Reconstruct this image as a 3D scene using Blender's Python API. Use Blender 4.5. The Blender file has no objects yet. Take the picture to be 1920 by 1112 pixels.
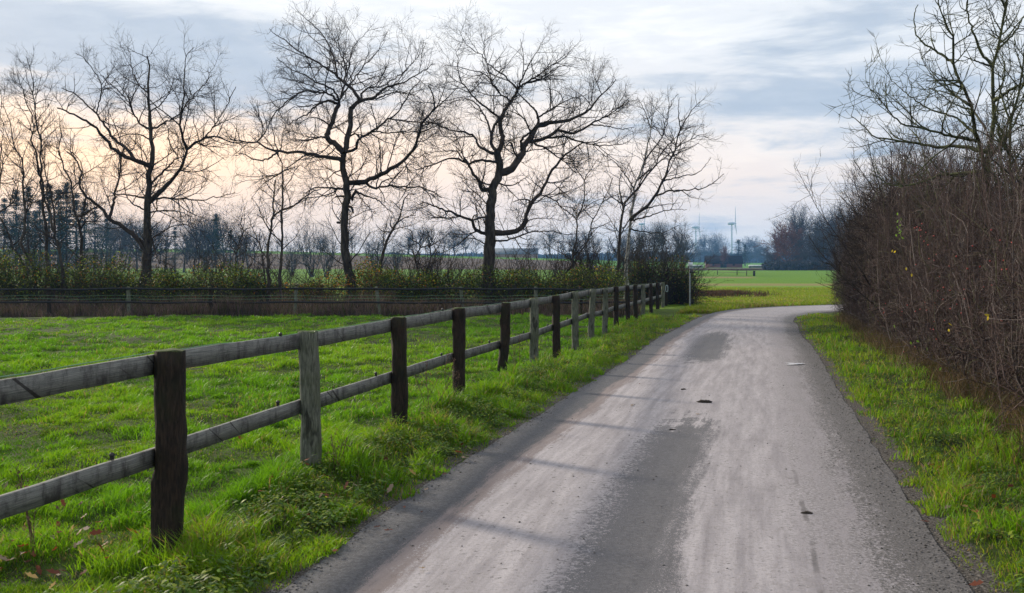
import bpy, math, random
import numpy as np
R_ = math.radians
sc = bpy.context.scene
COL = sc.collection
# ------------------------------------------------------------------ camera
EYE = 1.9
FPX = 1866.7
cam_d = bpy.data.cameras.new('camera')
cam = bpy.data.objects.new('camera', cam_d); COL.objects.link(cam)
cam.location = (0, 0, EYE); cam.rotation_euler = (R_(90), 0, 0)
cam_d.lens = 35; cam_d.sensor_width = 36; cam_d.shift_y = -64/1920
cam_d.clip_start = 0.05; cam_d.clip_end = 9000
cam_d.dof.use_dof = True; cam_d.dof.focus_distance = 32; cam_d.dof.aperture_fstop = 8
sc.camera = cam
sc.view_settings.view_transform = 'Standard'; sc.view_settings.look = 'None'
sc.view_settings.gamma = 1; sc.view_settings.exposure = 0.30
try: sc.view_settings.use_curve_mapping = False
except Exception: pass
cy = sc.cycles
cy.max_bounces = 6; cy.diffuse_bounces = 3; cy.glossy_bounces = 2
cy.transmission_bounces = 3; cy.transparent_max_bounces = 8; cy.volume_bounces = 1
cy.use_denoising = True; cy.caustics_reflective = False; cy.caustics_refractive = False
cy.sample_clamp_indirect = 6

# ------------------------------------------------------------------ sun
SUN_EL = R_(21); SUN_DIR = (-0.73, 0.68)      # ground direction towards the sun
sl = bpy.data.lights.new('sun', 'SUN'); sl.energy = 5.0; sl.angle = R_(4); sl.color = (1.0, .87, .70)
sun = bpy.data.objects.new('sun', sl); COL.objects.link(sun)
az_s = math.atan2(SUN_DIR[0], SUN_DIR[1])     # from +Y towards +X
sun.rotation_euler = (R_(90) - SUN_EL, 0, math.pi - az_s)
# ------------------------------------------------------------------ node helper
class NT:
    def __init__(s, tree): s.t = tree; s.n = tree.nodes; s.l = tree.links
    def new(s, typ, **kw):
        n = s.n.new(typ)
        for k, v in kw.items(): setattr(n, k, v)
        return n
    def put(s, sock, v):
        if v is None: return
        if hasattr(v, 'is_output'): s.l.new(v, sock)
        elif isinstance(v, (tuple, list)):
            sock.default_value = tuple(v) if len(v) == len(sock.default_value) else tuple(v) + (1,)
        else: sock.default_value = v
    def m(s, op, a=None, b=None, c=None, clamp=False):
        n = s.new('ShaderNodeMath', operation=op); n.use_clamp = clamp
        for i, v in enumerate((a, b, c)):
            if v is not None: s.put(n.inputs[i], v)
        return n.outputs[0]
    def mix(s, f, a, b, blend='MIX'):
        n = s.new('ShaderNodeMix', data_type='RGBA', blend_type=blend)
        s.put(n.inputs[0], f); s.put(n.inputs[6], a); s.put(n.inputs[7], b)
        return n.outputs[2]
    def noise(s, vec, scale, detail=4, rough=.55, dist=0, col=False):
        n = s.new('ShaderNodeTexNoise'); s.put(n.inputs['Vector'], vec)
        n.inputs['Scale'].default_value = scale; n.inputs['Detail'].default_value = detail
        n.inputs['Roughness'].default_value = rough; n.inputs['Distortion'].default_value = dist
        return n.outputs[1 if col else 0]
    def ss(s, v, a, b):           # smoothstep a..b -> 0..1
        n = s.new('ShaderNodeMapRange', interpolation_type='SMOOTHSTEP')
        s.put(n.inputs[0], v); s.put(n.inputs[1], a); s.put(n.inputs[2], b)
        return n.outputs[0]
    def xyz(s, x=0, y=0, z=0):
        n = s.new('ShaderNodeCombineXYZ')
        for i, v in enumerate((x, y, z)): s.put(n.inputs[i], v)
        return n.outputs[0]
    def sep(s, v):
        n = s.new('ShaderNodeSeparateXYZ'); s.put(n.inputs[0], v); return n.outputs
    def scale(s, v, k):
        n = s.new('ShaderNodeVectorMath', operation='MULTIPLY'); s.put(n.inputs[0], v); n.inputs[1].default_value = k
        return n.outputs[0]
    def bump(s, h, strength, dist):
        n = s.new('ShaderNodeBump'); s.put(n.inputs['Height'], h)
        n.inputs['Strength'].default_value = strength; n.inputs['Distance'].default_value = dist
        return n.outputs[0]
# ------------------------------------------------------------------ sky (cloud deck seen by direction)
w = bpy.data.worlds.new("World"); sc.world = w; w.use_nodes = True
k = NT(w.node_tree); k.n.clear()
tc = k.new('ShaderNodeTexCoord').outputs['Generated']
dx, dy, dz = k.sep(tc)
az = k.m('ARCTAN2', dx, dy)
hor = k.m('SQRT', k.m('ADD', k.m('MULTIPLY', dx, dx), k.m('MULTIPLY', dy, dy)))
el = k.m('MAXIMUM', k.m('DIVIDE', dz, k.m('MAXIMUM', hor, .001)), 0.0)
inv = k.m('DIVIDE', 1.0, k.m('ADD', el, .16))
v1 = k.xyz(k.m('MULTIPLY', az, k.m('MULTIPLY', inv, .62)), k.m('MULTIPLY', inv, 1.5), 3.7)
n1 = k.noise(v1, 1.35, 7, .56, .5)
n2 = k.noise(k.xyz(k.m('MULTIPLY', az, 3.2), k.m('MULTIPLY', el, 15), 9.3), 1.6, 6, .6, .6)
n3 = k.noise(k.xyz(k.m('MULTIPLY', az, 9), k.m('MULTIPLY', el, 36), 1.3), 1.9, 6, .62, .3)
def gauss(a0, e0, sa, se):
    a = k.m('DIVIDE', k.m('SUBTRACT', az, a0), sa); e = k.m('DIVIDE', k.m('SUBTRACT', el, e0), se)
    q = k.m('ADD', k.m('MULTIPLY', a, a), k.m('MULTIPLY', e, e))
    return k.m('EXPONENT', k.m('MULTIPLY', q, -1))
cover = k.m('ADD', k.m('ADD', k.m('MULTIPLY', n1, .46), k.m('MULTIPLY', n2, .34)), k.m('MULTIPLY', n3, .20))
cover = k.m('ADD', cover, k.m('MULTIPLY', gauss(-.40, .19, .26, .075), .17))
cover = k.m('ADD', cover, k.m('MULTIPLY', gauss(.26, .165, .22, .06), .08))
cover = k.m('SUBTRACT', cover, k.m('MULTIPLY', gauss(-.02, .25, .22, .06), .16))
cover = k.m('SUBTRACT', cover, k.m('MULTIPLY', gauss(-.30, .075, .45, .07), .13))
dark = k.ss(cover, .46, .62)
hi = k.ss(k.m('ADD', k.m('MULTIPLY', n3, .5), k.m('MULTIPLY', n2, .5)), .40, .66)
light = k.mix(hi, (.84, .85, .87), (1.04, 1.03, 1.00))
warm_l = gauss(-.48, .075, .58, .085)
warm_r = k.m('MULTIPLY', gauss(.10, .07, .55, .035), .55)
light = k.mix(k.m('MINIMUM', k.m('MULTIPLY', warm_l, 1.05), 1.0), light, (1.62, 1.0, .50))
light = k.mix(warm_r, light, (1.15, .90, .72))
light = k.mix(k.m('MULTIPLY', gauss(0, 0, 2.0, .03), .6), light, (.68, .76, .86))
darkc = k.mix(n3, (.29, .37, .49), (.52, .58, .67))
cl = k.mix(k.m('MULTIPLY', dark, .88), light, darkc)
over = k.ss(el, .30, 1.0)                      # the deck is brighter overhead
cl = k.mix(over, cl, (.85, .87, .92))
ns = k.new('ShaderNodeTexSky', sky_type='NISHITA'); ns.sun_disc = False
ns.sun_elevation = SUN_EL; ns.sun_rotation = az_s; ns.altitude = 50; ns.air_density = 1.2; ns.dust_density = 2.0
clk = k.scale(cl, (10, 10, 10))
fin = k.mix(.90, ns.outputs[0], clk)
bg = k.new('ShaderNodeBackground'); k.put(bg.inputs[0], fin); bg.inputs[1].default_value = .1
wo = k.new('ShaderNodeOutputWorld'); k.l.new(bg.outputs[0], wo.inputs[0])

# ------------------------------------------------------------------ object helpers
def link(o, parent=None):
    COL.objects.link(o)
    if parent: o.parent = parent
    return o
def tag(o, label=None, cat=None, group=None, kind=None):
    if label: o['label'] = label
    if cat: o['category'] = cat
    if group: o['group'] = group
    if kind: o['kind'] = kind
    return o
def empty(name, loc=(0, 0, 0), rz=0):
    o = bpy.data.objects.new(name, None); link(o); o.location = loc; o.rotation_euler.z = rz
    o.empty_display_size = .2
    return o
def mesh(name, V, F, mat, parent=None, col=None, smooth=False, uv=None):
    """V (n,3); F (m,k) or a list of such arrays"""
    V = np.asarray(V, dtype=np.float32).reshape(-1, 3)
    Fs = F if isinstance(F, list) else [F]
    Fs = [np.asarray(f, dtype=np.int32) for f in Fs if len(f)]
    me = bpy.data.meshes.new(name)
    me.vertices.add(len(V)); me.vertices.foreach_set('co', V.ravel())
    nl = sum(f.size for f in Fs); nf = sum(len(f) for f in Fs)
    me.loops.add(nl); me.polygons.add(nf)
    me.loops.foreach_set('vertex_index', np.concatenate([f.ravel() for f in Fs]))
    st, o = [], 0
    for f in Fs:
        st.append(o + np.arange(len(f)) * f.shape[1]); o += f.size
    me.polygons.foreach_set('loop_start', np.concatenate(st).astype(np.int32))
    if col is not None:
        a = me.color_attributes.new('col', 'FLOAT_COLOR', 'POINT')
        c = np.ones((len(V), 4), dtype=np.float32); c[:, :3] = col
        a.data.foreach_set('color', c.ravel())
    if smooth: me.polygons.foreach_set('use_smooth', np.ones(nf, dtype=bool))
    if uv is not None:
        u = me.uv_layers.new(name='UVMap')
        vi = np.concatenate([f.ravel() for f in Fs])
        u.data.foreach_set('uv', np.asarray(uv, dtype=np.float32)[vi].ravel())
    me.update(calc_edges=True); me.validate()
    if mat: me.materials.append(mat)
    ob = bpy.data.objects.new(name, me)
    return link(ob, parent)
def copy_tree(o, parent=None):
    c = o.copy(); COL.objects.link(c)
    if parent: c.parent = parent
    for ch in list(o.children): copy_tree(ch, c)
    return c
def P(px, py, d):
    return np.array([(px - 960) / FPX * d, d, EYE - (py - 492) * d / FPX])
# value noise
def _hash(i, j, seed):
    n = (i * 374761393 + j * 668265263 + seed * 1442695041) & 0x7fffffff
    n = ((n ^ (n >> 13)) * 1274126177) & 0x7fffffff
    return ((n ^ (n >> 16)) & 0xffff) / 65535.0
def vnoise(x, y, seed=0):
    x = np.asarray(x, dtype=float); y = np.asarray(y, dtype=float)
    i = np.floor(x).astype(np.int64); j = np.floor(y).astype(np.int64)
    fx = x - i; fy = y - j; fx = fx*fx*(3-2*fx); fy = fy*fy*(3-2*fy)
    a, b, c, d = _hash(i, j, seed), _hash(i+1, j, seed), _hash(i, j+1, seed), _hash(i+1, j+1, seed)
    return (a*(1-fx)+b*fx)*(1-fy) + (c*(1-fx)+d*fx)*fy
def fbm(x, y, seed=0, o=3):
    s = 0; a = .5; t = 0
    for q in range(o):
        s = s + a * vnoise(x*2**q, y*2**q, seed+q); t += a; a *= .55
    return s / t
def sst(v, a, b):
    t = np.clip((v - a) / (b - a), 0, 1); return t*t*(3-2*t)
def norm(v): return v / np.maximum(np.linalg.norm(v, axis=-1, keepdims=True), 1e-9)

# tubes: N polylines of K points
def tubes(Pt, Rd, S=4, rng=None):
    Pt = np.asarray(Pt, float); Rd = np.asarray(Rd, float)
    N, K, _ = Pt.shape
    T = norm(np.gradient(Pt, axis=1))
    r = rng if rng is not None else np.random.default_rng(1)
    ref = norm(r.normal(size=(N, 1, 3)))
    tm = T.mean(axis=1, keepdims=True)
    ref = norm(ref - (ref * norm(tm)).sum(-1, keepdims=True) * norm(tm) + 1e-4)
    U = norm(np.cross(T, ref)); W = np.cross(T, U)
    a = np.arange(S) * 2*math.pi / S
    ring = np.cos(a)[:, None]*U[:, :, None] + np.sin(a)[:, None]*W[:, :, None]
    V = Pt[:, :, None] + Rd[:, :, None, None]*ring
    idx = np.arange(N*K*S).reshape(N, K, S)
    A = idx[:, :-1]; B = idx[:, 1:]
    F = np.stack([A, np.roll(A, -1, 2), np.roll(B, -1, 2), B], -1).reshape(-1, 4)
    return V.reshape(-1, 3), F
class Geo:
    def __init__(s): s.V = []; s.Q = []; s.T = []; s.C = []; s.n = 0
    def add(s, V, F, col=None):
        F = np.asarray(F); (s.Q if F.shape[1] == 4 else s.T).append(F + s.n)
        s.V.append(V); s.n += len(V)
        if col is not None: s.C.append(np.broadcast_to(np.asarray(col, float), (len(V), 3)))
    def build(s, name, mat, parent=None, smooth=False):
        F = []
        if s.Q: F.append(np.concatenate(s.Q))
        if s.T: F.append(np.concatenate(s.T))
        return mesh(name, np.concatenate(s.V), F, mat, parent, np.concatenate(s.C) if s.C else None, smooth)
def box(c, d, rz=0, jitter=0, rng=None):
    v = np.array([[x, y, z] for z in (-.5, .5) for y in (-.5, .5) for x in (-.5, .5)]) * np.array(d)
    if jitter: v = v + rng.normal(size=v.shape)*jitter
    cc, s_ = math.cos(rz), math.sin(rz)
    v = v @ np.array([[cc, s_, 0], [-s_, cc, 0], [0, 0, 1]]) + np.array(c)
    F = np.array([[0, 2, 3, 1], [4, 5, 7, 6], [0, 1, 5, 4], [2, 6, 7, 3], [0, 4, 6, 2], [1, 3, 7, 5]])
    return v, F
def spawn(Pt, Rd, dens, Lc, ang, K, trop=.15, wig=.25, rng=None, lo=.12, rk=.011, rmin=.004, taper=.6, side=None):
    """children of N polylines: returns (M,K,3),(M,K)"""
    N, KK, _ = Pt.shape
    seg = np.linalg.norm(np.diff(Pt, axis=1), axis=-1); L = seg.sum(1)
    n = rng.poisson(L * dens)
    i = np.repeat(np.arange(N), n); M = len(i)
    t = lo + (1 - lo) * rng.random(M) ** .9
    f = t * (KK - 1); a = np.minimum(f.astype(int), KK - 2); fr = (f - a)[:, None]
    p0 = Pt[i, a]*(1-fr) + Pt[i, a+1]*fr
    T = norm(Pt[i, a+1] - Pt[i, a])
    rl = Rd[i, a]*(1-fr[:, 0]) + Rd[i, a+1]*fr[:, 0]
    q = norm(np.cross(T, norm(rng.normal(size=(M, 3)))))
    an = np.radians(ang * (0.65 + .7*rng.random(M)))[:, None]
    D = norm(np.cos(an)*T + np.sin(an)*q)
    if side is not None: D = norm(D*np.array(side))
    ln = Lc * (1 - taper*t) * (.45 + 1.0*rng.random(M))
    ln = np.minimum(ln, .9*L[i] + .1)
    r0 = np.clip(np.minimum(rl*.72, rmin + rk*ln), rmin*.8, None)
    out = np.empty((M, K, 3)); out[:, 0] = p0; d = D
    for s in range(1, K):
        d = norm(d + rng.normal(size=(M, 3))*wig + np.array([0, 0, trop]))
        out[:, s] = out[:, s-1] + d * (ln / (K-1))[:, None]
    rr = r0[:, None] * (1 - np.linspace(0, 1, K)*.65)[None]
    return out, rr
def resample(pts, K, smooth=True):
    pts = np.asarray(pts, float)
    if smooth and len(pts) > 2:
        e = np.vstack([2*pts[0]-pts[1], pts, 2*pts[-1]-pts[-2]]); o = []
        for i in range(1, len(e)-2):
            for t in np.linspace(0, 1, 8, endpoint=False):
                o.append(.5*((2*e[i]) + (-e[i-1]+e[i+1])*t + (2*e[i-1]-5*e[i]+4*e[i+1]-e[i+2])*t*t + (-e[i-1]+3*e[i]-3*e[i+1]+e[i+2])*t**3))
        o.append(pts[-1]); pts = np.array(o)
    s = np.r_[0, np.cumsum(np.linalg.norm(np.diff(pts[:, :2], axis=0), axis=1))]
    if s[-1] == 0: s = np.linspace(0, 1, len(pts))
    q = np.linspace(0, s[-1], K)
    return np.stack([np.interp(q, s, pts[:, c]) for c in range(pts.shape[1])], 1)

# ------------------------------------------------------------------ materials
def pmat(name, rough=.8, spec=.3):
    m = bpy.data.materials.new(name); m.use_nodes = True
    k = NT(m.node_tree); b = m.node_tree.nodes['Principled BSDF']
    b.inputs['Roughness'].default_value = rough
    b.inputs['Specular IOR Level'].default_value = spec
    return m, k, b
def objco(k): return k.new('ShaderNodeTexCoord').outputs['Object']
def wpos(k): return k.new('ShaderNodeNewGeometry').outputs['Position']
def simple(name, c1, c2, scale=8, rough=.8, spec=.3, bump=0, stretch=(1, 1, 1), metal=0):
    m, k, b = pmat(name, rough, spec)
    v = k.scale(objco(k), stretch)
    n = k.noise(v, scale, 5, .6)
    k.put(b.inputs['Base Color'], k.mix(k.ss(n, .35, .65), c1, c2))
    b.inputs['Metallic'].default_value = metal
    if bump: k.put(b.inputs['Normal'], k.bump(k.noise(v, scale*3, 5, .6), bump, .01))
    return m
def leafmat(name, trans=.45, rough=.5, spec=.3, attr=True, c=None):
    m = bpy.data.materials.new(name); m.use_nodes = True
    k = NT(m.node_tree); k.n.clear()
    if attr:
        a = k.new('ShaderNodeAttribute'); a.attribute_name = 'col'; colr = a.outputs[0]
    else: colr = c
    p = k.new('ShaderNodeBsdfPrincipled'); k.put(p.inputs['Base Color'], colr)
    p.inputs['Roughness'].default_value = rough; p.inputs['Specular IOR Level'].default_value = spec
    tr = k.new('ShaderNodeBsdfTranslucent'); k.put(tr.inputs[0], k.mix(1.0, colr, (1.25, 1.2, .7), 'MULTIPLY') if attr else colr)
    mx = k.new('ShaderNodeMixShader'); mx.inputs[0].default_value = trans
    k.l.new(p.outputs[0], mx.inputs[1]); k.l.new(tr.outputs[0], mx.inputs[2])
    o = k.new('ShaderNodeOutputMaterial'); k.l.new(mx.outputs[0], o.inputs[0])
    return m
M = {}
M['bark'] = simple('bark', (.022, .020, .018), (.068, .061, .052), 3, .95, .1, .6, (3, 3, .8))
M['bark_green'] = simple('bark_green', (.028, .032, .017), (.075, .085, .038), 4, .9, .15, .6, (2, 2, .7))
M['bark_pale'] = simple('bark_pale', (.10, .10, .095), (.32, .32, .30), 2.5, .9, .1, .4, (1, 1, 3))
M['twig'] = simple('twig', (.022, .019, .017), (.048, .040, .035), 2, .9, .1)
M['leaf'] = leafmat('leaf', .45, .55, .25)
M['grass'] = leafmat('grass', .55, .5, .25)
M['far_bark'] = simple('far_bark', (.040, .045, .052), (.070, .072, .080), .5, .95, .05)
M['far_bark_red'] = simple('far_bark_red', (.10, .045, .038), (.15, .070, .055), .5, .95, .05)
M['conifer'] = simple('conifer_needles', (.014, .032, .034), (.030, .055, .050), .4, .9, .1)  # blue cast in the needle colour stands in for distance haze
M['dry'] = leafmat('dry_grass', .2, .8, .05)
# ------------------------------------------------------------------ road outline (metres, camera at the origin)
LE = np.array([(-4.4, -6), (-2.8, 0), (-2.05, 3), (-1.35, 5.72), (-1.16, 6.6), (-.55, 9.2), (.24, 12), (.92, 14.6), (2.27, 19.5), (3.45, 24.5),
               (4.7, 29), (6.2, 34.3), (7.7, 39.2), (9.1, 42.8), (11.0, 46.0), (14, 48.9), (19, 51.6), (26, 53.6), (40, 56)])
RE = np.array([(-.3, -6), (1.25, 0), (2.0, 3), (2.68, 5.9), (3.28, 8.4), (4.1, 11.7), (4.9, 15), (6.05, 19.5), (6.85, 22.7), (7.95, 27.5),
               (9.0, 31.3), (9.75, 34.5), (11.0, 38.0), (12.8, 41.0), (15, 43.3), (19, 45.8), (24, 47.6), (30, 49), (44, 51.5)])
LEs = resample(LE, 260); REs = resample(RE, 260)
poly = np.vstack([LEs, REs[::-1]])
def in_poly(x, y, pg):
    ins = np.zeros(np.shape(x), bool); n = len(pg)
    for i in range(n):
        x1, y1 = pg[i]; x2, y2 = pg[(i+1) % n]
        if y1 == y2: continue
        c = ((y1 > y) != (y2 > y)) & (x < (x2-x1)*(y-y1)/(y2-y1) + x1)
        ins ^= c
    return ins
def edge_dist(x, y):
    d = np.full(np.shape(x), 1e9)
    for E in (LEs[::4], REs[::4]):
        for i in range(len(E)-1):
            a = E[i]; b = E[i+1]; ab = b-a
            t = np.clip(((x-a[0])*ab[0]+(y-a[1])*ab[1])/(ab@ab), 0, 1)
            d = np.minimum(d, np.hypot(x-a[0]-t*ab[0], y-a[1]-t*ab[1]))
    return d
def road_sd(x, y):                       # >0 outside, <0 inside the road
    x = np.asarray(x, float); y = np.asarray(y, float)
    sd = np.full(x.shape, 50.0)
    m = (y > -8) & (y < 62) & (x > -8) & (x < 48)
    xm, ym = x[m], y[m]
    d = edge_dist(xm, ym); i = in_poly(xm, ym, poly)
    sd[m] = np.where(i, -d, d)
    return sd
FP = [(-2.73, 4.2), (-2.21, 6.4), (-1.716, 8.5), (-1.215, 10.7), (-.696, 13), (-.14, 15.4), (.40, 17.75), (.88, 19.8), (1.39, 22), (1.93, 24.4),
      (2.5, 26.8), (3.1, 29.6), (3.77, 32.3), (4.3, 34.7), (4.93, 37.4), (5.68, 40.6), (6.43, 44), (7.1, 46.8)]
def fence_x(y): return np.interp(y, [p[1] for p in FP], [p[0] for p in FP])
def base_z(x, y):
    x = np.asarray(x, float); y = np.asarray(y, float)
    z = np.interp(y, [-50, 18, 50, 100, 300, 4000], [0, 0, -.24, -.5, -.75, -.75])
    u = x / np.maximum(y, 30)
    wr = sst(u, .05, .18)
    t = sst(y, 260*(1-wr)+520*wr, 450*(1-wr)+820*wr)
    h = np.clip(2.1 + (.236-u)/.41*4.8, .3, 8.5)
    return z + t*h
def ground_z(x, y, sd=None):
    x = np.asarray(x, float); y = np.asarray(y, float)
    if sd is None: sd = road_sd(x, y)
    z = base_z(x, y)
    fade = sst(sd, .05, .8) * (1 - sst(y, 45, 70))
    lump = (fbm(x*1.5, y*1.5, 3, 3)-.45)*.17 + (fbm(x*.33, y*.33, 8, 2)-.5)*.16
    z = z + lump*fade
    mound = .10*np.exp(-((x-fence_x(y)-.15)/.55)**2) * (1-sst(y, 14, 24)) * sst(y, 5, 8)
    z = z + mound*sst(sd, 0, .6)
    z = z - .05*sst(-sd, .04, .16)
    return z
def axis(lim_lo, lim_hi, fine_lo, fine_hi, st, g=1.13):
    a = list(np.arange(fine_lo, fine_hi, st)); s = st; v = a[-1]
    while v < lim_hi: s *= g; v += s; a.append(v)
    s = st; v = a[0]; b = []
    while v > lim_lo: s *= g; v -= s; b.append(v)
    return np.array(b[::-1] + a)
gx = axis(-3400, 3400, -9, 15, .17, 1.09); gy = axis(-300, 3600, 3.0, 38, .17, 1.06)
GX, GY = np.meshgrid(gx, gy)
GSD = road_sd(GX.ravel(), GY.ravel()); GZ = ground_z(GX.ravel(), GY.ravel(), GSD)
nx, ny = len(gx), len(gy)
I = np.arange(nx*ny).reshape(ny, nx)
Fg = np.stack([I[:-1, :-1], I[:-1, 1:], I[1:, 1:], I[1:, :-1]], -1).reshape(-1, 4)
# ground material: turf near, strips of field further out
m, k, b = pmat('ground_soil_turf', .95, .1)
p = wpos(k); X, Y, Z = k.sep(p)
nf = k.noise(p, 2.2, 6, .65); nc = k.noise(p, .35, 4, .6); nm = k.noise(p, .06, 4, .6)
ng = k.noise(k.scale(p, (1, .35, 1)), 5, 5, .7)
near = k.mix(k.ss(nf, .35, .7), (.022, .030, .010), (.05, .085, .012))
# mown turf further away
turf = k.mix(k.ss(ng, .3, .75), (.075, .150, .010), (.150, .250, .018))
turf = k.mix(k.m('MULTIPLY', k.ss(nc, .45, .75), .5), turf, (.16, .18, .03))
turf2 = k.mix(k.ss(ng, .3, .75), (.060, .135, .008), (.105, .205, .012))
dry = k.mix(ng, (.13, .10, .045), (.24, .19, .09))
plow = k.mix(k.noise(k.scale(p, (1, .2, 1)), .8, 5, .7), (.060, .045, .036), (.105, .080, .062))
far = k.mix(k.ss(k.noise(p, .02, 4, .6), .3, .7), (.05, .15, .012), (.08, .19, .016))
U = k.m('DIVIDE', X, k.m('MAXIMUM', Y, 1))
wv = k.m('ADD', Y, k.m('MULTIPLY', k.m('SUBTRACT', nc, .5), 6))
wv2 = k.m('ADD', Y, k.m('MULTIPLY', k.m('SUBTRACT', nm, .5), 14))
def band(v, a, b_, s): return k.m('MULTIPLY', k.ss(v, a, a+s), k.m('SUBTRACT', 1, k.ss(v, b_-s, b_)))
c = k.mix(k.ss(Y, 36, 52), near, turf)
c = k.mix(k.m('MULTIPLY', band(wv, 100, 116, 4), .75), c, dry)
c = k.mix(k.ss(wv2, 112, 118), c, turf2)
right = k.ss(U, .13, .16)
c = k.mix(k.m('MULTIPLY', k.m('MULTIPLY', band(wv2, 150, 178, 8), right), k.m('MULTIPLY', k.m('SUBTRACT', 1, k.ss(U, .235, .25)), .8)), c, dry)
left = k.m('SUBTRACT', 1, k.ss(U, .165, .18))
c = k.mix(k.m('MULTIPLY', k.ss(wv2, 292, 298), left), c, plow)
c = k.mix(k.m('MULTIPLY', k.ss(wv2, 392, 398), left), c, far)
c = k.mix(k.m('MULTIPLY', band(wv2, 335, 470, 20), right), c, plow)
c = k.mix(k.m('MULTIPLY', k.ss(Y, 470, 490), right), c, far)
ea = k.new('ShaderNodeAttribute'); ea.attribute_name = 'col'; ee = k.sep(ea.outputs[0])[0]
edge = k.ss(k.m('ADD', ee, k.m('MULTIPLY', k.m('SUBTRACT', k.noise(p, 6, 5, .7), .5), 1.1)), .30, .62)
c = k.mix(edge, c, k.mix(k.ss(k.noise(p, 55, 3, .6), .4, .65), (.030, .027, .024), (.13, .12, .11)))
k.put(b.inputs['Base Color'], c)
k.put(b.inputs['Normal'], k.bump(k.noise(p, 9, 6, .7), .8, .05))
M['ground'] = m
g = mesh('ground', np.stack([GX.ravel(), GY.ravel(), GZ], 1), Fg, m, smooth=True, col=np.repeat((1-sst(GSD, .02, .40))[:, None], 3, 1)); tag(g, kind='structure')

# road sheet
NU = 26
uu = np.linspace(0, 1, NU)
K = len(LEs)
RX = LEs[:, None, 0]*(1-uu)+REs[:, None, 0]*uu; RY = LEs[:, None, 1]*(1-uu)+REs[:, None, 1]*uu
edgew = (fbm(RX*0+uu, RY*2.1, 21, 3)-.5)*.07*((uu < .02) | (uu > .98))   # ragged edges
RX = RX + edgew
RZ = base_z(RX, RY) + .006 + .035*(1-(2*uu-1)**2) + (vnoise(RX*1.1, RY*.6, 5)-.5)*.012*np.minimum(1, 8*uu*(1-uu))
cl = (LEs+REs)/2
vv = np.r_[0, np.cumsum(np.linalg.norm(np.diff(cl, axis=0), axis=1))]
UV = np.stack([np.broadcast_to(uu, RX.shape), np.broadcast_to(vv[:, None], RX.shape)], -1).reshape(-1, 2)
I = np.arange(K*NU).reshape(K, NU)
Fr = np.stack([I[:-1, :-1], I[:-1, 1:], I[1:, 1:], I[1:, :-1]], -1).reshape(-1, 4)
def vof(y): return float(np.interp(y, cl[:, 1], vv))
m, k, b = pmat('road_surface', .8, .4)
uvn = k.new('ShaderNodeUVMap', uv_map='UVMap').outputs[0]
u0, v0, _ = k.sep(uvn); p = wpos(k)
ln = k.noise(k.xyz(k.m('MULTIPLY', u0, 5), k.m('MULTIPLY', v0, .10), 0), 6, 7, .68, .15)     # streaks along the lane
md = k.noise(p, 3.2, 7, .72, .1); fn = k.noise(p, 38, 4, .7); gr = k.noise(p, 130, 2, .6)
big = k.noise(p, .5, 3, .5)
u = k.m('ADD', u0, k.m('ADD', k.m('MULTIPLY', k.m('SUBTRACT', ln, .5), .13), k.m('ADD', k.m('MULTIPLY', k.m('SUBTRACT', fn, .5), .07), k.m('MULTIPLY', k.m('SUBTRACT', md, .5), .06))))
lightc = k.mix(k.ss(ln, .3, .7), (.185, .172, .185), (.325, .306, .320))
lightc = k.mix(k.m('MULTIPLY', k.ss(fn, .45, .7), .6), lightc, (.15, .135, .13)); lightc = k.mix(k.m('MULTIPLY', k.ss(gr, .55, .75), .45), lightc, (.42, .39, .38)); lightc = k.mix(k.m('MULTIPLY', k.ss(md, .52, .72), .35), lightc, (.13, .12, .12))
lightc = k.mix(k.m('MULTIPLY', k.ss(k.noise(p, 22, 3, .6), .63, .70), .85), lightc, (.06, .055, .055))
asph = k.mix(k.ss(fn, .35, .7), (.022, .023, .028), (.075, .075, .083))
asph = k.mix(k.ss(gr, .62, .75), asph, (.22, .21, .21))
brown = k.mix(fn, (.085, .060, .055), (.15, .115, .105))
def hump(a, b_, s): return k.m('MULTIPLY', k.ss(u, a-s, a+s), k.m('SUBTRACT', 1, k.ss(u, b_-s, b_+s)))
nz = k.m('ADD', md, k.m('MULTIPLY', fn, .25))
edgeL = k.m('SUBTRACT', 1, k.ss(u, .07, .15)); edgeLb = k.m('SUBTRACT', 1, k.ss(u, .10, .20))
edgeR = k.ss(k.m('ADD', u, k.m('MULTIPLY', k.m('SUBTRACT', fn, .5), .1)), .84, .96)
vA = k.m('ADD', v0, k.m('MULTIPLY', k.m('ADD', k.m('SUBTRACT', ln, .5), k.m('SUBTRACT', md, .5)), 4.5))
patch1 = k.m('MULTIPLY', hump(.42, .555, .085), k.m('SUBTRACT', 1, k.ss(vA, vof(10.9), vof(12.4))))
patch2 = k.m('MULTIPLY', hump(.30, .48, .09), k.m('MULTIPLY', k.ss(vA, vof(17.6), vof(20)), k.m('SUBTRACT', 1, k.ss(vA, vof(25), vof(29)))))
patch3 = k.m('MULTIPLY', k.m('MULTIPLY', hump(.78, .99, .09), k.ss(ln, .30, .66)), .8)
patch4 = k.m('MULTIPLY', k.m('MULTIPLY', k.ss(vA, vof(29), vof(36)), k.ss(ln, .40, .75)), .5)
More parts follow.
